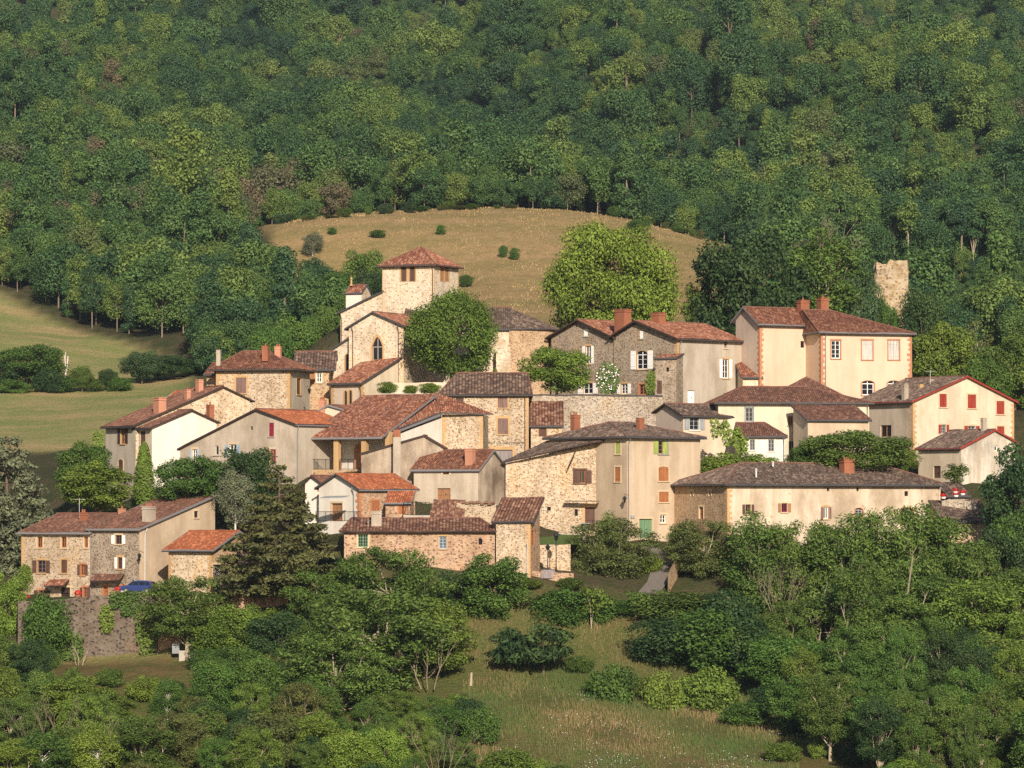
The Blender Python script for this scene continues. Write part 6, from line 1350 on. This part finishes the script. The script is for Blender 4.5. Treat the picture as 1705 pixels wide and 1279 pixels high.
wall_run([(872, 659, 745, 544), (960, 659, 745, 543.2), (1040, 660, 745, 542.4), (1104, 661, 745, 541.6)], .6, 'stone_wall', 'terrace_wall', 'tall grey stone terrace wall below the twin-gabled house', 'zinc_dark')
wall_run([(632, 655, 700, 544.5), (748, 656, 700, 544.5)], .35, 'concrete', 'terrace_wall', 'low pale wall with shrubs on the church terrace', None)
wall_run([(640, 637, 665, 551.5), (745, 637, 665, 551.5)], .3, 'pl_cream', 'garden_wall', 'thin cream garden wall at the foot of the church', None)
wall_run([(30, 1003, 1095, 480), (95, 1000, 1100, 479), (150, 993, 1102, 479), (205, 987, 1100, 478.6), (264, 987, 1092, 478)], .7, 'stone_dark', 'retaining_wall', 'dark rough retaining wall below the lowest stone houses', None, rough=.16, seg=.6)
m = MB(); m.poly([at(30, 1004.5, 480.3), at(95, 1001.5, 479.3), at(150, 994.5, 479.3), at(205, 989, 479), at(264, 989, 478.4), at(262, 988, 488), at(232, 988, 491), at(150, 994, 496), at(30, 1004, 501)]); tag(m.build('terrace_ground', paint('gravel', (.33, .27, .2), .9, .3)), kind='structure')
wall_run([(264, 987, 1060, 478), (300, 994, 1050, 478.5), (372, 990, 1040, 478.8), (440, 982, 1030, 478), (505, 985, 1030, 477)], .5, 'stone_red', 'retaining_wall', 'low stone retaining wall under the garage and the pine', None, rough=.1)
wall_run([(298, 1084, 1100, 475), (350, 1083, 1100, 474.8)], .5, 'concrete', 'garden_wall', 'short pale stone wall on the grass strip', None)
wall_run([(868, 951, 985, 480.5), (905, 952, 985, 480), (955, 955, 985, 479.6)], .5, 'stone_red', 'garden_wall', 'low stone wall below the two street lamps', None)
wall_run([(893, 908, 952, 485), (930, 907, 952, 484.8), (950, 907, 952, 484.6)], .5, 'stone_gold', 'garden_wall', 'golden stone wall holding up the lawn beside the ruined barn', None)
m = MB(); g0 = [at(893, 907, 485.3), at(962, 907, 485), at(975, 888, 496), at(893, 886, 497)]; m.poly([p + Vector((0, 0, .03)) for p in g0]); lm, lnt, lb_ = nodes('lawn'); lnt.links.new(mixc(lnt, noise(lnt, coords(lnt), 3, 4), (.05, .10, .02), (.11, .15, .035)), lb_.inputs['Base Color']); tag(m.build('lawn', lm), kind='structure')
wall_run([(930, 886, 900, 494.5), (975, 888, 905, 494)], .25, 'stone_wall', 'garden_wall', 'little mossy wall before the big brown barn door', None)
def ground_strip(name, mat, path, wd, lift):
    """a lane laid on the ground along (column, distance) points"""
    m = MB(); P = []
    for i in range(len(path) - 1):
        for k in range(6):
            f = k / 6; y = path[i][1] + (path[i + 1][1] - path[i][1]) * f; P.append((Xp(path[i][0] + (path[i + 1][0] - path[i][0]) * f, y, -5), y))
    for (xa, ya), (xb, yb) in zip(P, P[1:]):
        q = [(xa - wd / 2, ya), (xa, ya), (xa + wd / 2, ya)], [(xb - wd / 2, yb), (xb, yb), (xb + wd / 2, yb)]
        for j in range(2): m.poly([(x, y, ground(x, y) + lift) for x, y in (q[0][j], q[0][j + 1], q[1][j + 1], q[1][j])])
    o = m.build(name, mat); tag(o, kind='structure'); return o
ground_strip('lane', paint('lane_surface', (.19, .165, .14), .9, .4), [(1080, 494.5), (1105, 488), (1095, 483), (1075, 478)], 2.4, .3)
wall_run([(1112, 955, 990, 480), (1128, 925, 960, 484.5), (1136, 906, 940, 488.2)], .3, 'stone_tan', 'garden_wall', 'low wall climbing beside the steep lane', None)
m = MB(); p = at(975, 880, 493.2); m.obox(p, Vector((.45, .1, 0)), Vector((-.1, .4, 0)), Vector((0, 0, .3))); m.obox(p + Vector((0, -.1, .42)), Vector((.55, 0, 0)), Vector((0, .5, -.18)), Vector((0, 0, .05))); tag(m.build('meter_box', M['grey_w']), 'small grey lidded box by the big brown barn door', 'box')

def lamp(px, base, top, y, label):
    p = at(px, base, y); h = Zp(y, top) - p.z; r = thing('street_lamp', label, 'street lamp', p, 'street lamps by the lawn wall')
    m = MB(); m.lathe(p, [(0, -1), (.13, -1), (.13, .5), (.09, .6), (.06, .9), (.045, h * .78), (.07, h * .8), (.0, h * .81)], 8); m.build('post', M['iron'], r)
    q = p + Vector((0, 0, h * .8)); m = MB(); s_ = h * .2
    m.lathe(q, [(0, 0), (.12, 0), (.24, s_ * .55), (.0, s_ * .56)], 6); m.build('lantern', M['glass'], r)
    m = MB(); m.lathe(q, [(.31, s_ * .56), (.14, s_ * .85), (.04, s_), (0, s_ * 1.05)], 6); m.lathe(q, [(0, s_ * .55), (.31, s_ * .56)], 6); m.build('cap', M['iron'], r)
    for sg in (-1, 1):
        m = MB(); m.tube([q + Vector((.12 * sg, 0, -.05)), q + Vector((.26 * sg, 0, s_ * .56))], .018, 4); m.build('bracket', M['iron'], r)
lamp(926, 955, 886, 480.5, 'taller black street lamp by the lawn wall'); lamp(912, 956, 906, 480.3, 'shorter black street lamp by the lawn wall')
def wall_lamp(px, py, y, label, s_=1.0, side=1):
    p = at(px, py, y); r = thing('wall_lantern', label, 'wall lamp', p)
    m = MB(); m.tube([p + Vector((side * .5, .25, .55)), p + Vector((0, 0, .75)), p + Vector((0, 0, .5))], .03, 5); m.build('bracket', M['iron'], r)
    m = MB(); m.lathe(p, [(0, -.3), (.09, -.3), (.2, .2), (0, .21)], 6); m.build('lantern', M['glass'], r)
    m = MB(); m.lathe(p, [(0, .2), (.28, .21), (.1, .45), (0, .52)], 6); m.build('cap', M['iron'], r)
wall_lamp(232, 928, 489.0, 'black lantern on the grey stone terrace house corner'); wall_lamp(1040, 833, 495.2, 'black lantern on the front edge of the tall beige house', 1, 1); wall_lamp(515, 652, 546, 'black lantern on the corner of the square stone house', 1, -1)

# blue car seen from behind and the side
def car(px, base, y, ang, label):
    p = at(px, base, y); r = thing('car', label, 'car', p); L, Wd = 3.95, 1.68
    prof = [(-1.95, .30), (-1.98, .62), (-1.9, .82), (-1.15, .95), (-.55, 1.40), (.2, 1.50), (1.25, 1.46), (1.75, 1.30), (1.93, .92), (1.98, .55), (1.93, .28)]
    X, Y = Vector((math.cos(ang), math.sin(ang), 0)), Vector((-math.sin(ang), math.cos(ang), 0)); Zv = Vector((0, 0, 1))
    g = lambda x, s_, z: p + X * x + Y * s_ + Zv * z
    tuck = lambda z: Wd / 2 - max(0, z - .9) * .34
    m = MB(); n = len(prof); rows = [[g(x, sd * tuck(z), z) for x, z in prof] for sd in (-1, 1)]; b = m.add(rows[0] + rows[1], [tuple(range(n)), tuple(range(2 * n - 1, n - 1, -1))] + [(i, i + n, (i + 1) % n + n, (i + 1) % n) for i in range(n)])
    pm, pnt, pb_ = nodes('blue_car_paint'); pb_.inputs['Base Color'].default_value = (.02, .035, .14, 1); pb_.inputs['Roughness'].default_value = .25; pb_.inputs['Specular IOR Level'].default_value = .6
    body = m.build('body', pm, r)
    for sd in (-1, 1):
        for xs in ((-1.0, -.50, .14), (-.42, .20, None), (.28, 1.0, None), (1.08, 1.6, .1)):
            m = MB(); z0_, z1_ = .97, 1.36
            q = [(xs[0] + (.02 if xs[2] != .14 else .0), z0_), (xs[1], z0_), (xs[1] - (.12 if xs[2] == .1 else 0), z1_ - (.06 if xs[2] == .1 else 0)), (xs[0] + (.42 if xs[2] == .14 else 0), z1_)]
            m.poly([g(x, sd * (tuck(z) + .012), z) for x, z in q][::sd]); m.build('window', M['glass'], r)
        for xw in (-1.25, 1.22):
            m = MB(); c = g(xw, sd * (Wd / 2 - .08), .31); pts = [c - Y * .1, c + Y * .1]; m.tube(pts, .31, 14); w_ = m.build('wheel', M['iron'], r)
            m = MB(); m.tube([c + Y * sd * .1, c + Y * sd * .115], .19, 12); m.build('rim', M['grey_w'], w_)
        m = MB(); m.obox(g(1.93, sd * .72, .98), X * .05, Y * .09, Zv * .22); m.build('tail_light', M['red'], r)
        m = MB(); m.obox(g(-1.93, sd * .6, .68), X * .05, Y * .16, Zv * .08); m.build('headlight', M['white'], r)
    m = MB(); m.poly([g(1.86, -.62, 1.02), g(1.86, .62, 1.02), g(1.72, .55, 1.34), g(1.72, -.55, 1.34)]); [None]; m.v = [tuple(Vector(v) + X * .05) for v in m.v]; m.build('rear_window', M['glass'], r)
    m = MB(); m.obox(g(1.98, 0, .45), X * .06, Y * .8, Zv * .1); m.build('bumper', M['zinc_dark'], r)
car(231, 988, 487.2, math.radians(-14), 'dark blue hatchback parked before the grey stone terrace house')
# door canopies of the terrace houses
def canopy(px0, px1, py0, py1, y0, y1, mat, parent, out=1.1):
    a, b = at(px0, py1, y0), at(px1, py1, y1); rise = (py1 - py0) / F_PX * y0; d = (b - a).normalized(); n = Vector((d.y, -d.x, 0)); m = MB()
    slab(m, [a + n * out, b + n * out, b + Vector((0, 0, rise)), a + Vector((0, 0, rise))], .1); o = m.build('door_canopy', [M[mat], M['dark_wood']], parent)
    br = MB()
    for q in (a, b): br.tube([q + Vector((0, 0, -.6)), q + n * out * .8 + Vector((0, 0, -.02))], .05, 5)
    br.build('canopy_brace', M['dark_wood'], o)
canopy(82, 116, 966, 976, 497.4, 495.6, 't_rose', A1.root); canopy(158, 208, 957, 968, 493.6, 491.2, 't_brown', A2.root)
for px, py, y, lb in ((48, 999, 498.5, 'red flowers in a pot at the left corner of the lowest stone house'), (130, 990, 494, 'red flowers beside the doorway under the tile canopy'), (196, 984, 489.5, 'red flowers beside the blue car')):
    p = at(px, py, y); r = thing('flower_pot', lb, 'flower pot', p, 'potted red flowers of the terrace houses'); m = MB(); m.lathe(p, [(0, -.35), (.28, -.35), (.36, 0), (0, 0)], 8); m.build('pot', M['chim_red'], r)
    rg2 = np.random.default_rng(int(px)); n = 90; d = rg2.normal(0, 1, (n, 3)); d /= np.linalg.norm(d, axis=1, keepdims=True); V, F = leaves(rg2, d * np.array([.45, .35, .28]) + np.array([0, 0, .2]), d, .11, .9, .3); me = fast_mesh('blossoms', V, F); me.materials.append(M['red_flower'] if 'red_flower' in M else M.setdefault('red_flower', paint('red_petals', (.50, .02, .015)))); o = bpy.data.objects.new('blossoms', me); COL.objects.link(o); o.parent = r
for px, py, lb in ((1571, 828, 'red flowers in a white pot left of the group by the dark porch roof'), (1592, 825, 'red flowers in a lower white pot under the dark porch roof'), (1603, 822, 'red flowers in a white pot right of the group by the dark porch roof'), (1591, 819, 'red flowers in an upper white pot under the dark porch roof')):
    p = at(px, py, 500.5); r = thing('flower_pot', lb, 'flower pot', p, 'red flowers in white pots at the right'); m = MB(); m.lathe(p, [(0, -.18), (.24, -.18), (.32, .05), (0, .05)], 8); m.build('pot', M['white'], r)
    rg2 = np.random.default_rng(int(px)); n = 70; d = rg2.normal(0, 1, (n, 3)); d /= np.linalg.norm(d, axis=1, keepdims=True); V, F = leaves(rg2, d * np.array([.36, .28, .2]) + np.array([0, 0, .22]), d, .10, .9, .3); me = fast_mesh('blossoms', V, F); me.materials.append(M['red_flower']); o = bpy.data.objects.new('blossoms', me); COL.objects.link(o); o.parent = r
wall_run([(1568, 832, 850, 500.8), (1600, 832, 855, 500.6), (1625, 836, 870, 500.4)], .4, 'stone_wall', 'garden_wall', 'little stone wall carrying the white flower pots', None)
# aerials, dish, railing at the white gable, white car under a cover
def aerial(px, base, top, y, label):
    p = at(px, base, y); h = Zp(y, top) - p.z; m = MB(); m.tube([p, p + Vector((0, 0, h))], .03, 5); m.tube([p + Vector((-.7, 0, h * .95)), p + Vector((.7, .1, h * .95))], .02, 4)
    for i in range(7): q = p + Vector((-.6 + i * .2, 0, h * .95)); m.tube([q + Vector((0, -.25, 0)), q + Vector((0, .25, 0))], .014, 4)
    tag(m.build('television_aerial', M['pipe_white']), label, 'aerial')
aerial(1549, 641, 617, 541, 'television aerial on the roof of the red-shuttered house'); aerial(132, 862, 830, 500, 'television aerial on the ridge of the lowest stone house')
p = at(613, 868, 482); m = MB(); m.tube([p + Vector((0, 0, -.6)), p], .03, 5); m.lathe(p, [(0, 0), (.18, .04), (.34, .16)], 12); o = m.build('satellite_dish', M['pipe_white']); tag(o, 'small satellite dish beside the squat chimney of the long low house', 'satellite dish')
railing(526, 600, 484.5, 483.6, 868, 1.1, 'iron balcony railing before the white gable with brown door')
p = at(912, 957, 480.9)
m = MB(); m.lathe(p, [(1.25, -.4), (1.2, .15), (.8, .55), (.3, .62), (0, .63)], 14); tag(m.build('covered_trailer', M['grey_door']), 'pale covered hump parked behind the low wall by the street lamps', 'cover')
m = MB(); p = at(392, 935, 479.5); m.obox(p, Vector((1.4, -.3, 0)), Vector((.3, .7, .0)), Vector((0, 0, .04))); m.tube([p + Vector((1.2, -.5, -2.6)), p + Vector((1.2, -.5, 0))], .05, 5); m.tube([p + Vector((-1.2, -.2, -2.6)), p + Vector((-1.2, -.2, 0))], .05, 5); tag(m.build('carport', M['zinc_dark']), 'flat metal canopy on posts beside the small garage', 'canopy')
m = MB(); p = at(293, 1080, 475.5); m.obox(p, Vector((.4, 0, 0)), Vector((0, .3, 0)), Vector((0, 0, .55))); tag(m.build('utility_cabinet', M['grey_w']), 'grey cabinet at the end of the short pale wall', 'cabinet')

# ------------------------------------------------------------------ the air: thin summer haze between the lens and the far hillside
zlo = min(v.co.z for v in bpy.data.objects['ground'].data.vertices) - 1.0; zhi = max(v.co.z for v in bpy.data.objects['ground'].data.vertices) + 30.0
m = MB(); m.box(-720, 720, -165, 2860, zlo, zhi); hm = bpy.data.materials.new('haze_air'); hm.use_nodes = True; hn = hm.node_tree; hn.nodes.clear()
ho = hn.nodes.new('ShaderNodeOutputMaterial'); hv = hn.nodes.new('ShaderNodeVolumePrincipled'); hv.inputs['Color'].default_value = (.62, .78, 1.0, 1); hv.inputs['Density'].default_value = HAZE; hv.inputs['Anisotropy'].default_value = 0.0
hn.links.new(hv.outputs[0], ho.inputs['Volume']); o = m.build('haze', hm); tag(o, 'thin blue summer haze over the valley', 'haze', kind='stuff')
